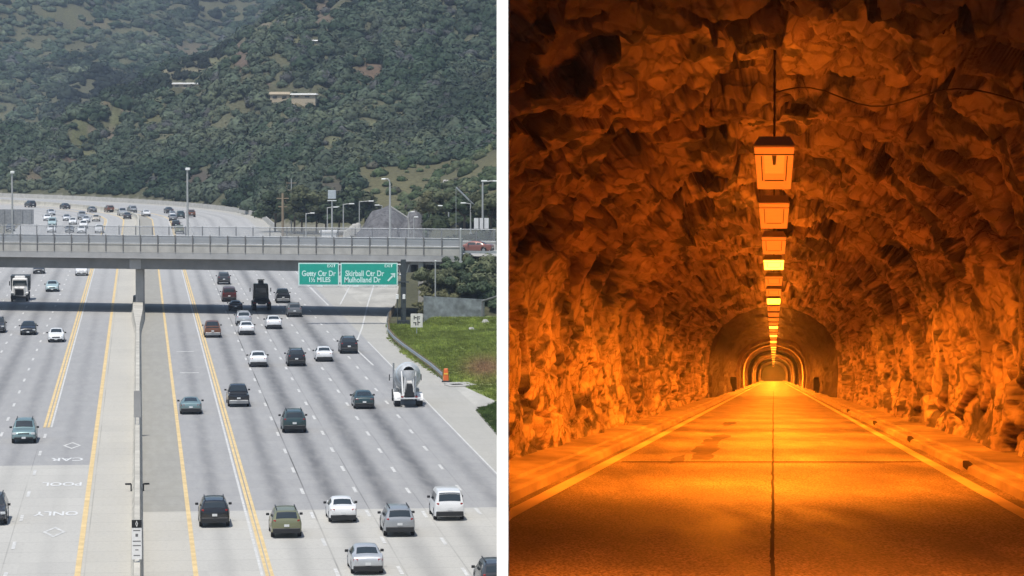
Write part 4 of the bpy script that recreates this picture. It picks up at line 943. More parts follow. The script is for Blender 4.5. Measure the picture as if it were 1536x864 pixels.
for a in (
 ('suv', 322, 792, 'black', 'black SUV with pale roof in the carpool lane nearest the camera'),
 ('suv', 430, 808, 'olive', 'khaki olive SUV beside the yellow double line'),
 ('sedan', 515, 785, 'white', 'white sedan passing left of the grey hatch-backed car near the bottom'),
 ('sedan', 552, 863, 'silver', 'silver sedan at the very bottom of the freeway'),
 ('suv', 600, 806, 'greysilver', 'silver grey crossover between the white sedan and white minivan'),
 ('minivan', 675, 782, 'white', 'white minivan near the right edge of the freeway'),
 ('suv', 747, 893, 'charcoal', 'dark car cut off at the bottom right beside the white wall'),
 ('suv', 442, 650, 'darkteal', 'dark green SUV alone in the middle lane below the pickup pair'),
 ('pickup', 358, 611, 'black', 'black pickup just right of the yellow double line'),
 ('coupe', 286.5, 622, 'teal', 'low teal sports coupe in the carpool lane'),
 ('sedan', 547, 614, 'darkteal', 'dark teal sedan left of the concrete mixer'),
 ('sedan', 388, 551, 'white', 'white sedan second from the yellow line above the black pickup'),
 ('suv', 445, 550, 'black', 'black SUV between the two white sedans in mid distance'),
 ('sedan', 487, 543, 'white', 'white sedan just left of the dark SUV by the merge'),
 ('suv', 524, 531, 'black', 'dark SUV crossing at the foot of the ramp lines'),
 ('sedan', 370, 503, 'white', 'white sedan close behind the silver car after the bridge shadow'),
 ('suv', 366, 489, 'silver', 'silver car directly ahead of the white sedan by the bridge shadow'),
 ('sedan', 411, 494, 'white', 'white sedan one lane right of the close pair by the bridge shadow'),
 ('pickup', 319, 507, 'brown', 'rusty brown pickup beside the yellow line near the bridge'),
 ('suv', 442, 476, 'grey', 'grey SUV leaving the bridge shadow at its right part'),
 ('coupe', 354, 467, 'black', 'black convertible in the bridge shadow behind the dark red van'),
 ('pickup', 425, 455, 'black', 'black pickup under the bridge right of the black semi truck'),
 ('minivan', 344, 453, 'darkred', 'dark red van under the bridge ahead of the convertible'),
 ('suv', 336, 427, 'charcoal', 'small charcoal SUV furthest away under the bridge girder')):
    place_car(*a, group=GRR)
for a in (
 ('suv', 35.5, 666, 'teal', 'grey teal car coming alone in the lower left'),
 ('suv', -13, 789, 'charcoal', 'dark car cut off by the left edge at the bottom'),
 ('sedan', 84, 514, 'white', 'white car coming beside the yellow line left of the bridge pier'),
 ('sedan', 42, 503, 'black', 'black car with bright windshield coming left of the white car'),
 ('suv', -5, 500, 'charcoal', 'dark car half cut by the left edge below the bridge'),
 ('sedan', 78, 438, 'lightteal', 'pale teal car coming right of the white truck'),
 ('sedan', 58, 411, 'charcoal', 'dark car just emerging under the bridge at left'),
 ('minivan', 122, 414, 'white', 'white van just emerging under the bridge near the yellow line')):
    place_car(*a, group=GRL, oncoming=True)
for a in (
 ('suv', 47, 311, 'charcoal', 'dark SUV leftmost on the distant bend'), ('sedan', 99, 313.5, 'charcoal', 'small dark car second from left on the distant bend'),
 ('sedan', 139, 318.5, 'grey', 'grey car third from left on the distant bend'), ('suv', 165, 318.5, 'brown', 'round brown SUV in the middle of the distant bend'),
 ('pickup', 184, 323.5, 'silver', 'silver pickup right of the brown SUV on the bend'), ('sedan', 191, 328.5, 'charcoal', 'dark car overlapping the silver pickup on the bend'),
 ('suv', 199, 319, 'greysilver', 'silver grey SUV behind the silver pickup on the bend'), ('sedan', 219.5, 324.5, 'white', 'lone white car on the distant bend'),
 ('sedan', 254, 320, 'charcoal', 'dark car at the top of the cluster by the tall lamp post'), ('sedan', 259, 326, 'silver', 'silver car in the cluster left of the tall lamp post'),
 ('sedan', 259.5, 331.5, 'grey', 'grey car below the silver one left of the tall lamp post'), ('suv', 271, 327.5, 'darkteal', 'dark teal SUV touching the tall lamp post'),
 ('suv', 287, 325.5, 'brown', 'brown SUV just right of the tall lamp post'), ('suv', 264, 343, 'black', 'black SUV seen through the far bridge fence'),
 ('suv', 269.5, 351, 'olive', 'olive SUV lowest behind the far bridge fence by the lamp post')):
    place_car(*a, group=GRF)
for a in (
 ('sedan', 77, 323, 'silver', 'silver car highest in the distant oncoming queue'), ('sedan', 71, 331, 'white', 'white car at the left of the distant oncoming queue'),
 ('minivan', 78, 340, 'lightteal', 'pale teal van in the distant oncoming queue'), ('sedan', 77, 349, 'white', 'white car lowest behind the fence under the teal van'),
 ('sedan', 100, 331, 'silver', 'silver car in the second distant oncoming lane'), ('sedan', 109, 337, 'white', 'white car with dark front in the second oncoming lane'),
 ('sedan', 104, 349, 'grey', 'grey car behind the far fence in the second oncoming lane'), ('pickup', 123, 329, 'greysilver', 'grey pickup at the head of the third oncoming lane'),
 ('sedan', 129, 334, 'silver', 'silver car beside the grey pickup in the third oncoming lane'), ('suv', 125, 343, 'white', 'white SUV behind the far fence in the third oncoming lane'),
 ('sedan', 122, 350, 'white', 'white car lowest in the third oncoming lane'), ('sedan', 144, 332, 'beige', 'beige car rightmost in the distant oncoming lanes'),
 ('pickup', 149, 350, 'white', 'white pickup rightmost behind the far fence'), ('sedan', 15, 347, 'charcoal', 'dark car behind the far fence under the grey panel wall')):
    place_car(*a, group=GRG, oncoming=True)
# car on the approach road
r = copy_tree(PROTO['sedan']); q = pd(712, 378, 424); r.location = (q.x, 424, 7.8); r.rotation_euler = (0, 0, BROT + math.pi / 2)
for ch in r.children:
    if ch.name.startswith('body'): ch.material_slots[0].link = 'OBJECT'; ch.material_slots[0].material = PT['red']
tag(r, 'silver and red car leaving the right end of the bridge', 'car')
# ------------------------------------------------------------------ trucks
def frame_at(px, row, back=0.0):
    q = gp(px, row); u_, v_, a = inv(q); c_ = rp(u_ + back, v_, .012); return c_, a
# concrete mixer seen from behind; local +y forward, rear at y=0
c_, a = frame_at(614, 612); mx_ = empty('concrete_mixer_truck', c_, a - .03); tag(mx_, 'white concrete mixer truck driving away beside the guardrail', 'truck')
b = MB(); b.box((0, 4.2, .95), (.95, 8.0, .28)); b.box((0, 4.5, .72), (.7, 7.6, .2)); b.build('chassis', M['steel_dark'], mx_)
dr = MB().lathe([(0, .52), (.25, .62), (.9, .92), (1.8, 1.14), (3.0, 1.22), (4.2, 1.12), (5.0, .8), (5.25, .3)], (0, .9, 3.05), (0, 1, -.20), 28).build('mixing_drum', mat('grimy drum paint', (.50, .52, .53), .5, var=.3, scale=1.5), mx_)
MB().lathe([(.02, .50), (.06, .44), (.6, .42)], (0, .86, 3.05), (0, 1, -.20), 24).build('drum_mouth', M['trim'], dr)
MB().lathe([(1.1, .985), (1.35, 1.055)], (0, .9, 3.05), (0, 1, -.20), 28).build('drum_stripe', mat('pale blue band', (.55, .62, .66), .5), dr)
b = MB(); b.lathe([(0, .62), (.5, .50), (.9, .26)], (0, .45, 3.25), (0, -.1, -1), 18); b.build('hopper', M['white'], mx_)
b = MB()
for i in range(6):
    t0, t1 = i / 6, (i + 1) / 6
    for sx in (-1, 1): b.box((sx * .27, .25 - .2 * t0, 2.35 - 1.3 * (t0 + t1) / 2), (.05, .22, .26), rx=-.2)
    b.box((0, .42 - .2 * t0, 2.35 - 1.3 * (t0 + t1) / 2), (.52, .05, .26), rx=-.2)
b.build('chute', M['white'], mx_)
MB().box((0, .1, 1.75), (.62, .35, .75), taper=.8, bev=.03).build('chute_pivot', M['trim'], mx_)
b = MB()
for sx in (-1, 1): b.cyl((sx * .5, .3, .95), (sx * .62, 1.2, 3.1), .07, n=8); b.cyl((sx * .55, .8, .95), (sx * .62, 1.2, 3.1), .06, n=8); b.cyl((sx * .42, .05, 1.1), (sx * .34, .2, 2.9), .05, n=8)
b.build('drum_stand', M['white'], mx_)
for sx in (-1, 1):
    b = MB(); n = 10
    for yc in (1.6, 3.0):
        V = []
        for i in range(n + 1): t = math.pi * (.02 + .96 * i / n); V += [(sx * .72, yc + .64 * math.cos(t), .52 + .62 * math.sin(t)), (sx * 1.26, yc + .64 * math.cos(t), .52 + .62 * math.sin(t))]
        b.add(V, [(2 * i, 2 * i + 1, 2 * i + 3, 2 * i + 2) for i in range(n)], True)
    b.build('mudguard', M['white'], mx_)
    for yc in (1.6, 3.0): wheel(mx_, sx * .98, yc, .52, .5)
    wheel(mx_, sx * 1.05, 7.4, .52, .3)
    MB().box((sx * .9, 4.6, 1.1), (.4, 1.1, .5), bev=.05).build('water_tank' if sx < 0 else 'fuel_tank', M['rim'], mx_)
    MB().box((sx * .62, -.02, .98), (.2, .08, .12)).build('taillight', M['tail'], mx_)
    m_ = MB().box((sx * 1.42, 7.1, 2.1), (.08, .12, .55)).build('mirror', M['trim'], mx_)
    MB().box((sx * 1.27, 7.15, 2.1), (.3, .05, .05)).build('mirror_arm', M['steel'], m_)
MB().box((0, .05, .85), (2.1, .16, .14)).build('rear_bumper', M['white'], mx_)
MB().box((0, -.04, 1.2), (.85, .1, .34)).build('tail_panel', M['trim'], mx_)
MB().box((0, 7.0, 1.75), (2.2, 1.7, 1.9), taper=.9, bev=.12).build('cab', M['white'], mx_); MB().box((0, 6.13, 2.15), (1.4, .04, .5)).build('cab_rear_window', M['glass'], mx_)
MB().box((0, 8.5, 1.25), (1.7, 1.6, .9), taper=.85, bev=.12).build('hood', M['white'], mx_)
b = MB(); b.cyl((-1.1, 5.9, 1.2), (-1.1, 5.9, 3.5), .08); b.build('exhaust_pipe', M['rim'], mx_)
# black semi tractor seen from behind
c_, a = frame_at(393, 466); tk = empty('semi_truck', c_, a); tag(tk, 'black semi truck with white exhaust stacks under the bridge, seen from behind', 'truck')
MB().box((0, 3.2, .95), (1.0, 6.4, .3)).build('chassis', M['trim'], tk); MB().box((0, 4.6, 2.0), (2.1, 2.3, 2.5), taper=.9, bev=.1).build('cab', PT['black'], tk); MB().box((0, 6.5, 1.5), (1.6, 1.8, 1.1), bev=.1).build('hood', PT['black'], tk)
MB().box((0, 1.4, 1.3), (2.3, 2.4, .5), taper=.8, bev=.05).build('fifth_wheel_deck', M['trim'], tk); MB().box((0, 3.42, 2.4), (1.3, .04, .6)).build('cab_rear_window', M['glass'], tk)
MB().box((0, 3.5, 3.45), (.7, .9, .5), bev=.08).build('roof_fairing', M['steel_dark'], tk)
MB().box((0, 3.4, 3.8), (.9, .2, .16)).build('roof_light', M['white'], tk)
for sx in (-1, 1):
    for yc in (.7, 2.0): wheel(tk, sx * .95, yc, .5, .5)
    wheel(tk, sx * 1.0, 6.3, .5, .3); MB().box((sx * 1.35, 5.4, 2.4), (.12, .12, .5)).build('mirror', M['trim'], tk)
    MB().box((sx * .95, .0, 1.0), (.3, .08, .14)).build('taillight', M['tail'], tk)
# white dump truck coming
c_, a = frame_at(29, 453, 6.2); tk = empty('dump_truck', c_, a + math.pi); tag(tk, 'white conventional truck with black grille coming under the bridge at left', 'truck')
MB().box((0, 2.0, .95), (1.0, 8.0, .3)).build('chassis', M['trim'], tk)
MB().box((0, 5.1, 1.42), (1.7, 1.9, 1.15), taper=.88, bev=.12).build('hood', M['white'], tk)
cb = MB().box((0, 3.3, 2.0), (2.2, 1.8, 2.1), taper=.9, bev=.1).build('cab', M['white'], tk)
MB().box((0, 4.20, 2.45), (1.9, .08, .72), rx=-.1, taper=.95).build('windshield', M['glass'], cb)
MB().box((0, 6.06, 1.30), (1.15, .08, .85), bev=.02).build('grille', M['trim'], tk); MB().box((0, 6.15, .62), (2.3, .2, .34), bev=.04).build('front_bumper', M['trim'], tk)
MB().box((.0, .0, 2.3), (2.5, 4.6, 2.0), taper=1.04).build('dump_body', M['steel_dark'], tk)
MB().box((0, 3.2, 3.2), (1.4, .7, .35), bev=.08).build('roof_fairing', M['white'], tk)
for sx in (-1, 1):
    wheel(tk, sx * 1.0, 5.0, .52, .3); wheel(tk, sx * .95, .2, .52, .5); wheel(tk, sx * .95, -1.2, .52, .5)
    MB().box((sx * .92, 5.95, 1.05), (.34, .2, .24), bev=.03).build('headlight', M['head'], tk); MB().box((sx * 1.0, 5.2, 1.15), (.36, 1.3, .2), bev=.05).build('mudguard', M['white'], tk)
    MB().box((sx * 1.36, 4.0, 2.4), (.14, .12, .6)).build('mirror', M['trim'], tk)
# ================================================================== THE ROCK TUNNEL (its own place, right of the added white dividing wall)
def tp(a, d, h): return (AX.x * d + a, d, CH + AX.z * d + h)
def tpv(a, d, h): return np.stack([AX.x * d + a, d + 0 * a, CH + AX.z * d + h], -1)
FL = -1.7; SW = -1.5; TEND = 1250.0; TS = 20.0
prof = np.array([(-4.42, -1.95), (-4.5, -1.0), (-4.55, .2), (-4.5, 1.4), (-4.25, 2.5), (-3.6, 3.5), (-2.6, 4.3), (-1.3, 4.8), (0, 4.95)])
prof = np.concatenate([prof, prof[-2::-1] * np.array([-1, 1])])
def smooth_prof(n):
    d = np.concatenate([[0], np.cumsum(np.linalg.norm(np.diff(prof, axis=0), axis=1))]); t = np.linspace(0, d[-1], n)
    x = np.interp(t, d, prof[:, 0]); z = np.interp(t, d, prof[:, 1])
    for _ in range(int(n * .06)): x[1:-1] = (x[:-2] + 2 * x[1:-1] + x[2:]) / 4; z[1:-1] = (z[:-2] + 2 * z[1:-1] + z[2:]) / 4
    return x, z, t
NS, ND = 430, 620
sx, sz, st_ = smooth_prof(NS)
tx, tz = np.gradient(sx), np.gradient(sz); nl = np.hypot(tx, tz); onx, onz = -tz / nl, tx / nl      # points out of the bore
if onx[5] > 0: onx, onz = -onx, -onz
dd = 1 / np.linspace(1 / TS, 1 / 236.0, ND)
S_, D_ = np.meshgrid(np.arange(NS), dd); S_ = S_.astype(int)
ax_, hz_ = sx[S_], sz[S_]; ux, uz = onx[S_], onz[S_]; us_ = st_[S_]
# rock: tilted slabs and splinters; the grain is long along the bore
qx, qy, qz = ax_ * 1.0, D_ / 4.2, hz_ * 1.0
wx = (fbm(qx * .7, qy * .7, qz * .7, 3, 101) - .5) * 1.5; wy = (fbm(qx * .7 + 9, qy * .7, qz * .7, 3, 111) - .5) * 1.5; wz = (fbm(qx * .7, qy * .7 + 9, qz * .7, 3, 121) - .5) * 1.5
d1, d2, cid, ox, oy, oz = worley(qx * .5 + wx * .9, qy * .5 + wy * .9, qz * .42 + wz * .9, 7)
e1, e2, cid2, px2, py2, pz2 = worley(qx * 1.5 + wx * 1.1, qy * 1.3 + wy * 1.1, qz * 1.15 + wz * 1.1, 17)
tilt = (ox * (cid - .5) + oy * (((cid * 7.3) % 1) - .5) * 1.6 + oz * (((cid * 3.7) % 1) - .5) * 1.6)
tilt2 = (px2 * (cid2 - .5) + py2 * (((cid2 * 7.3) % 1) - .5) * 1.6 + pz2 * (((cid2 * 3.7) % 1) - .5) * 1.6)
stre = fbm(qx * 2.5 + wy * 3, qy * 2.5 + wx * 3, qz * 2.5 + wz * 3, 4, 131, True)
disp = .34 * (cid - .5) + .72 * tilt + .14 * (cid2 - .5) + .24 * tilt2 + .16 * (stre - .5) + .4 * (fbm(qx * .35, qy * .35, qz * .35, 2, 141) - .5) + .05 * (fbm(qx * 7, qy * 7, qz * 7, 3, 151) - .5)
crack = np.clip(1 - (d2 - d1) / .09, 0, 1) * .34 + np.clip(1 - (e2 - e1) / .08, 0, 1) * .08 * (cid2 > .4)
disp = disp + crack
upper = sm((hz_ - 1.6) / 1.6); disp = disp * (.5 + .6 * upper) + .12
low = sm((hz_ + 1.9) / .9); disp = disp * (.25 + .75 * low)
join = 1 - sm((D_ - 222) / 12); disp = disp * join + .0
A_ = ax_ + ux * disp; H_ = hz_ + uz * disp
P = tpv(A_, D_, H_)
P[..., 0] = np.maximum(P[..., 0], (762.4 - 768) / FPX * D_)      # the left side ends against the dividing wall
tone = .25 + 1.4 * fbm(qx * .9, qy * .9, qz * .9, 4, 161); stain = np.clip((fbm(qx * .6 + 5, qy * .5, qz * .8, 4, 171) - .48) * 4, 0, 1)
dark = np.clip(1 - (e2 - e1) / .10, 0, 1) * (cid2 > .45) * .55 + np.clip(1 - (d2 - d1) / .05, 0, 1) * .6
pit = np.clip((fbm(qx * 1.9 + 4 + wx, qy * 1.9 + wy, qz * 1.9 + wz, 4, 181) - .56) * 24, 0, 1) * .92; pit = np.maximum(pit, np.clip(1 - np.abs(fbm(qx * .8 + wy, qy * .8 + wz, qz * .8 + wx, 4, 191) - .5) / .014, 0, 1) * .88); dark = np.maximum(dark, pit); disp = disp + 0
rc = np.array([.42, .32, .24]) * (tone * (1 - .35 * stain) * (1 - np.clip(dark, 0, .88)))[..., None]
idx = np.arange(NS * ND).reshape(ND, NS)
Fq = np.stack([idx[:-1, :-1], idx[1:, :-1], idx[1:, 1:], idx[:-1, 1:]], -1).reshape(-1, 4)
def rock_mat():
    m, N, L, b = nodes('blasted rock'); b.inputs['Roughness'].default_value = .62; b.inputs['Specular IOR Level'].default_value = .35
    a = N.new('ShaderNodeAttribute'); a.attribute_name = 'tint'; tc = N.new('ShaderNodeTexCoord'); mp = N.new('ShaderNodeMapping'); mp.inputs['Scale'].default_value = (1, .24, 1); L.new(tc.outputs['Object'], mp.inputs[0])
    n1 = N.new('ShaderNodeTexNoise'); n1.inputs['Scale'].default_value = 2.2; n1.inputs['Detail'].default_value = 9; n1.inputs['Roughness'].default_value = .72; n1.inputs['Distortion'].default_value = .4; L.new(mp.outputs[0], n1.inputs['Vector'])
    v1 = N.new('ShaderNodeTexVoronoi'); v1.feature = 'DISTANCE_TO_EDGE'; v1.inputs['Scale'].default_value = 2.3
    ad = N.new('ShaderNodeVectorMath'); ad.operation = 'MULTIPLY_ADD'; L.new(n1.outputs[1], ad.inputs[0]); ad.inputs[1].default_value = (.35, .35, .35); L.new(mp.outputs[0], ad.inputs[2]); L.new(ad.outputs[0], v1.inputs['Vector'])
    mr = N.new('ShaderNodeMapRange'); mr.inputs['From Min'].default_value = .3; mr.inputs['From Max'].default_value = .7; mr.inputs['To Min'].default_value = .65; mr.inputs['To Max'].default_value = 1.35; L.new(n1.outputs[0], mr.inputs[0])
    vm = N.new('ShaderNodeVectorMath'); vm.operation = 'SCALE'; L.new(a.outputs['Color'], vm.inputs[0]); L.new(mr.outputs[0], vm.inputs['Scale']); L.new(vm.outputs[0], b.inputs['Base Color'])
    mr2 = N.new('ShaderNodeMapRange'); mr2.inputs['From Max'].default_value = .07; L.new(v1.outputs['Distance'], mr2.inputs[0])
    m2 = N.new('ShaderNodeMath'); m2.operation = 'MULTIPLY_ADD'; m2.inputs[1].default_value = .5; L.new(mr2.outputs[0], m2.inputs[0]); L.new(n1.outputs[0], m2.inputs[2])
    bp = N.new('ShaderNodeBump'); bp.inputs['Strength'].default_value = .9; bp.inputs['Distance'].default_value = .09; L.new(m2.outputs[0], bp.inputs['Height']); L.new(bp.outputs[0], b.inputs['Normal'])
    return m
M['rock'] = rock_mat(); M['tunwire'] = mat('rusty wire', (.10, .07, .05), .8)
tun = empty('rock_tunnel', tp(0, TS, FL)); tag(tun, 'rough blasted rock tunnel glowing orange right of the white wall', 'tunnel')
def tchild(o): return world_child(o, tun)
tchild(npmesh('rock_lining', P.reshape(-1, 3), Fq, M['rock'], col=np.concatenate([rc.reshape(-1, 3), np.ones((NS * ND, 1))], 1)))
# outer ridge that carries and hides the bore, down to the ground
nd2 = 60; do = np.linspace(TS, 470, nd2)
def outer_ring(d):
    lx = max((763.2 - 768) / FPX * d, AX.x * d - 6.6) ; rx = AX.x * d + 9.5; top = CH + AX.z * d + 6.6; g0 = -3.2
    top = max(top, g0 + .1)
    pts = [(lx, g0), (lx, g0 + (top - g0) * .33), (lx, g0 + (top - g0) * .66), (lx, top - .6), (lx + .8, top), (lx + 4, top + .5), (rx - 4, top + .6), (rx - 1, top - .5), (rx, top - 2), (rx + .4, g0 + (top - g0) * .5), (rx + 1, g0)]
    return [(x, d, z) for x, z in pts]
V = []
for d in do: V += outer_ring(d)
no = 11; F = [(i * no + j, i * no + j + 1, (i + 1) * no + j + 1, (i + 1) * no + j) for i in range(nd2 - 1) for j in range(no - 1)]
colr_ = np.tile(np.array([[.2, .19, .17, 1]]), (len(V), 1))
tchild(npmesh('rock_ridge', V, F, M['rock'], col=colr_))
# portal face between the bore and the ridge
inn = [tuple(P[0, j]) for j in range(0, NS, 6)] + [tuple(P[0, NS - 1])]; out = outer_ring(TS); V = inn + out; ni = len(inn); F = []
def near_out(k): t = k / (ni - 1) * (no - 1); return min(no - 1, int(round(t)))
for k in range(ni - 1):
    a, c = near_out(k), near_out(k + 1)
    F.append((k, k + 1, ni + c, ni + a) if a != c else (k, k + 1, ni + a))
F.append((ni - 1, 0, ni, ni + no - 1))
tchild(npmesh('portal_face', V, F, M['rock'], col=np.tile(np.array([[.2, .19, .17, 1]]), (len(V), 1))))
# concrete lined part with ribs
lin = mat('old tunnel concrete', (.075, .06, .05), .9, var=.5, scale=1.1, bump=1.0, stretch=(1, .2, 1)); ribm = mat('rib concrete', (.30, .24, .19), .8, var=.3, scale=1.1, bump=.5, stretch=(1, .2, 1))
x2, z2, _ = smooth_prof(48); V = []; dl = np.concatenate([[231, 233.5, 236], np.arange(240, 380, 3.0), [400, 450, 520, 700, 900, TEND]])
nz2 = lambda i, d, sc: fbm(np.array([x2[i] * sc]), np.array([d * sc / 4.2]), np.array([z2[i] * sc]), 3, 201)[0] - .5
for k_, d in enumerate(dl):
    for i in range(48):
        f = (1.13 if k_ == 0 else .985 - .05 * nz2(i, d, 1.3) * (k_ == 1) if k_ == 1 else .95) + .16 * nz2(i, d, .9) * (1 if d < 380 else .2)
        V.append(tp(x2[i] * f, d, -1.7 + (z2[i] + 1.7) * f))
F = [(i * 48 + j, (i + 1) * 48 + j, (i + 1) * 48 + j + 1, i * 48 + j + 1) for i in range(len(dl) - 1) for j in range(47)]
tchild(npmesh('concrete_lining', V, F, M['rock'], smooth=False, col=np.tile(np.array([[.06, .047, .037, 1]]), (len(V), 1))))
V = [tp(x2[i], TEND - 1, z2[i]) for i in range(48)]; tchild(npmesh('end_wall', V, [tuple(range(48))], M['concrete_dark']))
for d in (385, 440, 510, 600, 720, 900):
    V = []; L_ = d * .018
    for (k, dz) in ((.96, 0), (.875, 0), (.875, L_), (.96, L_)):
        for i in range(48): V.append(tp(x2[i] * k, d + dz, -1.6 + (z2[i] + 1.6) * (k + .01)))
    F = [(r * 48 + j, ((r + 1) % 4) * 48 + j, ((r + 1) % 4) * 48 + j + 1, r * 48 + j + 1) for r in range(3) for j in range(47)]
    tchild(npmesh('arch_rib', V, F, ribm))
# floor, kerbs, pavements
def tun_floor_mat():
    m, N, L, b = nodes('tunnel carriageway'); tc = N.new('ShaderNodeTexCoord'); mp = N.new('ShaderNodeMapping'); mp.inputs['Scale'].default_value = (1, .16, 1); L.new(tc.outputs['Object'], mp.inputs[0])
    def nz(s, d=6, vec=None, ro=.6):
        n = N.new('ShaderNodeTexNoise'); n.inputs['Scale'].default_value = s; n.inputs['Detail'].default_value = d; n.inputs['Roughness'].default_value = ro; L.new(vec or mp.outputs[0], n.inputs['Vector']); return n.outputs[0]
    a = nz(38, 3); c = nz(.9, 4); mp2 = N.new('ShaderNodeMapping'); mp2.inputs['Scale'].default_value = (1, .012, 1); L.new(tc.outputs['Object'], mp2.inputs[0]); t = nz(1.1, 3, mp2.outputs[0])
    r1 = N.new('ShaderNodeValToRGB'); L.new(a, r1.inputs[0]); r1.color_ramp.elements[0].position = .38; r1.color_ramp.elements[1].position = .62; r1.color_ramp.elements[0].color = (.08, .066, .052, 1); r1.color_ramp.elements[1].color = (.30, .25, .20, 1)
    def mul(x, y0, y1, lo, hi):
        n = N.new('ShaderNodeMapRange'); n.inputs[1].default_value = lo; n.inputs[2].default_value = hi; n.inputs[3].default_value = y0; n.inputs[4].default_value = y1; L.new(x, n.inputs[0]); return n.outputs[0]
    k = N.new('ShaderNodeMath'); k.operation = 'MULTIPLY'; L.new(mul(c, .75, 1.25, .35, .65), k.inputs[0]); L.new(mul(t, .65, 1.3, .35, .65), k.inputs[1])
    v = N.new('ShaderNodeVectorMath'); v.operation = 'SCALE'; L.new(r1.outputs[0], v.inputs[0]); L.new(k.outputs[0], v.inputs['Scale']); L.new(v.outputs[0], b.inputs['Base Color'])
    L.new(mul(t, .6, .8, .35, .65), b.inputs['Roughness']); b.inputs['Specular IOR Level'].default_value = .25
    bp = N.new('ShaderNodeBump'); bp.inputs['Strength'].default_value = .35; bp.inputs['Distance'].default_value = .02; L.new(a, bp.inputs['Height']); L.new(bp.outputs[0], b.inputs['Normal'])
    return m
M['tunfloor'] = tun_floor_mat(); M['tunwalk'] = mat('worn tunnel footway', (.30, .25, .20), .7, var=.35, scale=1.6, bump=.3, stretch=(1, .2, 1))
M['tunline'] = mat('cream edge line', (.62, .52, .36), .55, var=.15, scale=2, stretch=(1, .2, 1)); M['joint'] = mat('dark joint filler', (.04, .032, .025), .9, spec=0.1)
def clampx(p): return (max(p[0], (762.4 - 768) / FPX * p[1]), p[1], p[2])
def ribbon(a0, a1, d0, d1, h, m, name, n=40, h1=None, clamp=True, parent=None, wob=0.0):
    V = []; ds = 1 / np.linspace(1 / d0, 1 / d1, n)
    for i, d in enumerate(ds):
        w_ = wob * (random.random() - .5)
        p_, q_ = tp(a0 + w_, d, h), tp(a1 + w_ * .5, d, h if h1 is None else h1)
        V += [clampx(p_), clampx(q_)] if clamp else [p_, q_]
    return npmesh(name, V, [(2 * i, 2 * i + 1, 2 * i + 3, 2 * i + 2) for i in range(n - 1)], m)
tag(ribbon(-3.52, 3.42, TS, TEND, FL, M['tunfloor'], 'tunnel_road', 60), kind='structure')
for k_, (a0, a1, s_) in enumerate(((-3.5, -4.7, -1), (3.4, 4.9, 1))):
    V = []; ds = 1 / np.linspace(1 / TS, 1 / TEND, 60)
    for d in ds:
        for (a, h) in ((a0, FL - .05), (a0 + s_ * .04, FL + .12), (a0 + s_ * .12, FL + .15), (a0 + s_ * .12 + s_ * .22, FL + .155), (a0 + s_ * .36, FL + .21), (a1, SW + .04)): V.append(clampx(tp(a, d, h)))
    F = [(i * 6 + j, i * 6 + j + 1, i * 6 + 7 + j, i * 6 + 6 + j) for i in range(59) for j in range(5)]
    tag(npmesh('tunnel_footway', V, F, M['tunwalk']), kind='structure')
tag(ribbon(-3.36, -3.12, TS, 900, FL + .006, M['tunline'], 'tunnel_edge_line', 60, wob=.015), kind='structure')
tag(ribbon(2.98, 3.20, TS, 900, FL + .006, M['tunline'], 'tunnel_edge_line', 60, wob=.015), kind='structure')
tag(ribbon(-.022, .018, TS, 400, FL + .008, M['joint'], 'road_joint', 110, wob=.02), kind='structure')
dj = 1.7 * FPX / (695 - 565) / 1.0; q = [clampx(tp(-3.0, dj, FL + .009)), tp(2.95, dj, FL + .009), tp(2.95, dj + .7, FL + .009), clampx(tp(-3.0, dj + .7, FL + .009))]
tag(npmesh('road_joint', q, [(0, 1, 2, 3)], M['joint']), kind='structure')
# patched dark stain in the left lane
V = []; F = []
for k_, (a, d, ra, rd) in enumerate(((-1.95, 68, .10, 3), (-1.55, 78, .20, 4.5), (-1.62, 86, .16, 4.5), (-1.5, 93, .2, 4), (-1.5, 71, .16, 3.5), (-1.65, 119, .12, 4), (-1.45, 121, .08, 3))):
    n = 14; b0 = len(V)
    for i in range(n): t = 6.283 * i / n; r = .7 + .5 * random.random(); V.append(tp(a + 1.5 * ra * r * math.cos(t), d + 1.2 * rd * r * math.sin(t), FL + .004 + .0008 * k_))
    F.append(tuple(range(b0, b0 + n)))
tag(npmesh('road_stains', V, F, mat('oil stain', (.10, .082, .065), .85, var=.5, spec=0.18, scale=5)), kind='structure')
# drain slots in the right kerb
for i, d in enumerate((58.5, 83, 112, 152)):
    o = MB().box((0, 0, 0), (.10, 1.15, .11)).build('kerb_drain', M['joint']); o.location = tp(3.475, d, FL + .10)
    tag(o, ('dark drain slot in the right kerb nearest the camera', 'second drain slot along the right kerb', 'third drain slot along the right kerb', 'furthest small drain slot along the right kerb')[i], 'drain', 'drain slots in the tunnel kerb')
# emergency cabinets
for i, (a, d, lab) in enumerate(((-3.95, 330, 'dark cabinet on the left footway deep in the tunnel'), (3.98, 305, 'dark cabinet on the right footway deep in the tunnel'))):
    c0 = empty('roadside_cabinet', tp(a, d, SW + .05)); MB().box((0, 0, .75), (.62, .5, 1.1), bev=.05).build('cabinet', M['trim'], c0); MB().box((0, 0, .1), (.3, .3, .25)).build('plinth', M['trim'], c0)
    MB().box((0, 0, 1.36), (.7, .6, .1), taper=.7).build('cap', M['trim'], c0); tag(c0, lab, 'cabinet', 'cabinets in the tunnel')
# ceiling cable and its hooks
pts = []
for i in range(26): t = i / 25; a = -.0 + 3.9 * t; d = 44 - 8 * t + 2 * math.sin(t * 5); h = 3.75 - 1.2 * t * t + .1 * math.sin(t * 14); pts.append(tp(a, d, h))
tag(MB().tube(pts, .009, 6).build('ceiling_cable', M['tunwire']), 'thin dark cable drooping under the rock ceiling right of the first lamp', 'cable')
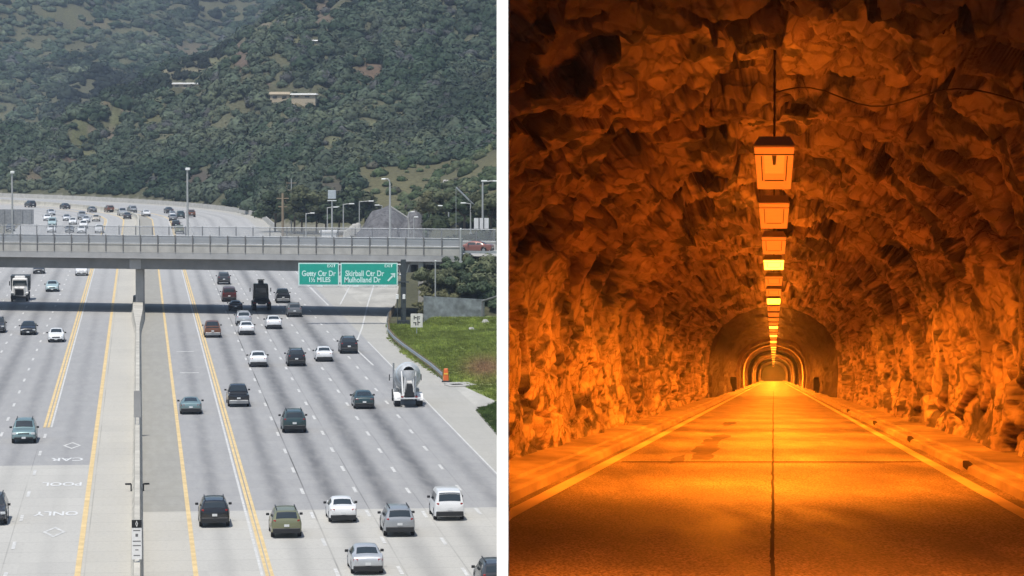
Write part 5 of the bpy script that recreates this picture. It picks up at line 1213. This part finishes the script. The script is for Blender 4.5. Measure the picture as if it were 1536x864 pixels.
# lamps
LCOL = (1.0, .215, .010)
PW = [2000, 2200, 2400, 2500, 2500, 2300, 2100, 2000, 1900, 1900, 1900, 1900, 1900]
LAMPS = [(24.8, 0, 900)]  # added lamp out of view, lights the near floor
_k = 0
for _d in [47.5 + 15.4 * i for i in range(22)] + [400, 440, 490, 550, 620, 700, 800, 920, 1080]:
    br = {3: 7, 6: 6, 11: 5, 14: 5, 17: 4, 21: 4}.get(_k, .85)
    LAMPS.append((_d, br if _k < 22 else 3, PW[min(_k, len(PW) - 1)] * (1 if _k < 16 else 1.8 if _k < 22 else 5 + (_d - 380) / 25))); _k += 1
EM = {}; UP = 85
ORD = ['nearest', 'second', 'third', 'fourth, first brightly lit', 'fifth', 'sixth', 'seventh, second brightly lit', 'eighth', 'ninth', 'tenth', 'eleventh', 'twelfth', 'thirteenth', 'fourteenth', 'fifteenth', 'sixteenth', 'seventeenth', 'eighteenth', 'nineteenth', 'twentieth', 'twenty-first', 'twenty-second', 'twenty-third', 'twenty-fourth', 'twenty-fifth', 'twenty-sixth', 'twenty-seventh', 'twenty-eighth', 'third from furthest', 'second from furthest', 'furthest']
for i, (d, e, pw) in enumerate(LAMPS):
    H0 = 3.30 if i else 4.1; Ln = (11.0 if i != 4 else 8.6) if i else 2.2
    t_ = empty('tunnel_lamp', tp(0, d, H0))
    key = round(e, 2)
    if key not in EM: EM[key] = mat('lamp glass %g' % key, (.45, .25, .10), .45, emit=(1.0, .17, .012) if e < 2 else (1.0, .46, .03), est=max(key, .02))
    def fp(x, y, z=0.0): return (x + AX.x * y, y, z + AX.z * y)
    b = MB(); zt = .13
    b.add([fp(-.30, 0), fp(.30, 0), fp(.30, Ln), fp(-.30, Ln), fp(-.22, 0, zt), fp(.22, 0, zt), fp(.22, Ln, zt), fp(-.22, Ln, zt)], [(0, 3, 2, 1), (4, 5, 6, 7), (0, 1, 5, 4), (1, 2, 6, 5), (2, 3, 7, 6), (3, 0, 4, 7)])
    b.build('housing', mat('lamp housing', (.36, .25, .16), .5) if i == 0 else bpy.data.materials['lamp housing'], t_)
    MB().add([fp(-.285, .25, -.012), fp(.285, .25, -.012), fp(.285, Ln - .2, -.012), fp(-.285, Ln - .2, -.012)], [(0, 3, 2, 1)]).build('lens', EM[key], t_)
    if i and i < 9:
        b = MB()
        def bar(x0, x1, y0, y1): b.add([fp(x0, y0, -.03), fp(x1, y0, -.03), fp(x1, y1, -.03), fp(x0, y1, -.03)], [(0, 3, 2, 1)])
        bar(-.30, .30, 1.35, 1.6); bar(-.20, -.185, 1.8, Ln - 3); bar(.185, .20, 1.8, Ln - 3); bar(-.16, .16, Ln - 3.2, Ln - 2.9)
        b.build('lens_frame', M['joint'], t_)
        if i == 1: MB().add([fp(-.035, 1.7, -.028), fp(.035, 1.7, -.028), fp(.02, 3.9, -.028), fp(-.02, 3.9, -.028)], [(0, 3, 2, 1)]).build('lamp_holder', M['tunwalk'], t_)
        if i == 1: MB().add([fp(-.15, 1.8, -.02), fp(.15, 1.8, -.02), fp(.15, 6.2, -.02), fp(-.15, 6.2, -.02)], [(0, 3, 2, 1)]).build('reflector', mat('lit reflector', (.5, .3, .1), .4, emit=(1.0, .24, .02), est=.85), t_)
    for yk in (.5, Ln - .6):
        b = MB()
        for k_ in range(9): b.lathe([(0, .010), (.09, .020), (.17, .010)], fp(0, yk, zt + .17 * k_), (0, 0, 1), 6)
        b.build('chain', M['tunwire'], t_)
    ld = bpy.data.lights.new('lamp_light', 'AREA'); ld.shape = 'RECTANGLE'; ld.size = .5; ld.size_y = Ln * .9; ld.energy = pw; ld.color = LCOL; ld.spread = R_(170)
    if i:
        lu = bpy.data.lights.new('ceiling_fill', 'AREA'); lu.shape = 'RECTANGLE'; lu.size = .4; lu.size_y = Ln * .9; lu.energy = UP * (.75 if i < 3 else 1.3 if i < 9 else 2.4); lu.color = LCOL  # added upward light that brightens the rock ceiling, not a real lamp part
        uo = bpy.data.objects.new('ceiling_fill', lu); C.objects.link(uo); uo.parent = t_; uo.location = fp(0, Ln / 2, zt + .03); uo.rotation_euler = (math.pi + math.atan(AX.z), 0, -math.atan(AX.x))
    lo = bpy.data.objects.new('lamp_light', ld); C.objects.link(lo); lo.parent = t_; lo.location = fp(0, Ln / 2, -.42 if Ln > 3 else -.1)
    lo.rotation_euler = (math.atan(AX.z), 0, -math.atan(AX.x))
    tag(t_, ('added unseen lamp brightening the near floor, before the first visible one' if i == 0 else '%s hanging lamp of the row along the tunnel ceiling' % ORD[i - 1]), 'lamp', 'lamps along the tunnel ceiling')
# ------------------------------------------------------------------ white wall added to fill the blank gap between the two views
def wl_x(px, d): return (px - 768) / FPX * d
V = []
zb_ = lambda d: CH - (905 - 160) / FPX * d
D0, D1, DE = 20.0, 32.0, 78.0
zt1 = CH + (160 + 45) / FPX * D1; zb0 = CH - (864 + 70 - 160) / FPX * D0
for px in (745.2, 762.0):
    V += [(wl_x(px, D0), D0, -2.0), (wl_x(px, D0), D0, zb0), (wl_x(px, D1), D1, zt1), (wl_x(px, DE), DE, CH + AX.z * DE + 7.2), (wl_x(px, DE), DE, -2.0)]  # front edge raked to catch the sun and look white
F = [(0, 1, 2, 3, 4), (9, 8, 7, 6, 5), (0, 5, 6, 1), (1, 6, 7, 2), (2, 7, 8, 3), (3, 8, 9, 4), (4, 9, 5, 0)]
dw = npmesh('added_divider', V, F, mat('bright white render', (.9, .9, .89), .6, var=.02, scale=.5))
tag(dw, 'added thin white wall filling the blank gap between the freeway and the orange tunnel', 'wall')
# ================================================================== HAZE
hz = MB().box((0, 1750, 55), (5200, 3900, 330)).build('haze', None)
m = bpy.data.materials.new('haze'); m.use_nodes = True; N = m.node_tree.nodes; N.clear(); o_ = N.new('ShaderNodeOutputMaterial'); v = N.new('ShaderNodeVolumePrincipled')
v.inputs['Color'].default_value = (.66, .80, 1.0, 1); v.inputs['Density'].default_value = .00014; v.inputs['Anisotropy'].default_value = .2
m.node_tree.links.new(v.outputs[0], o_.inputs['Volume']); hz.data.materials.append(m); tag(hz, kind='stuff'); hz['label'] = 'thin blue haze in the valley air'
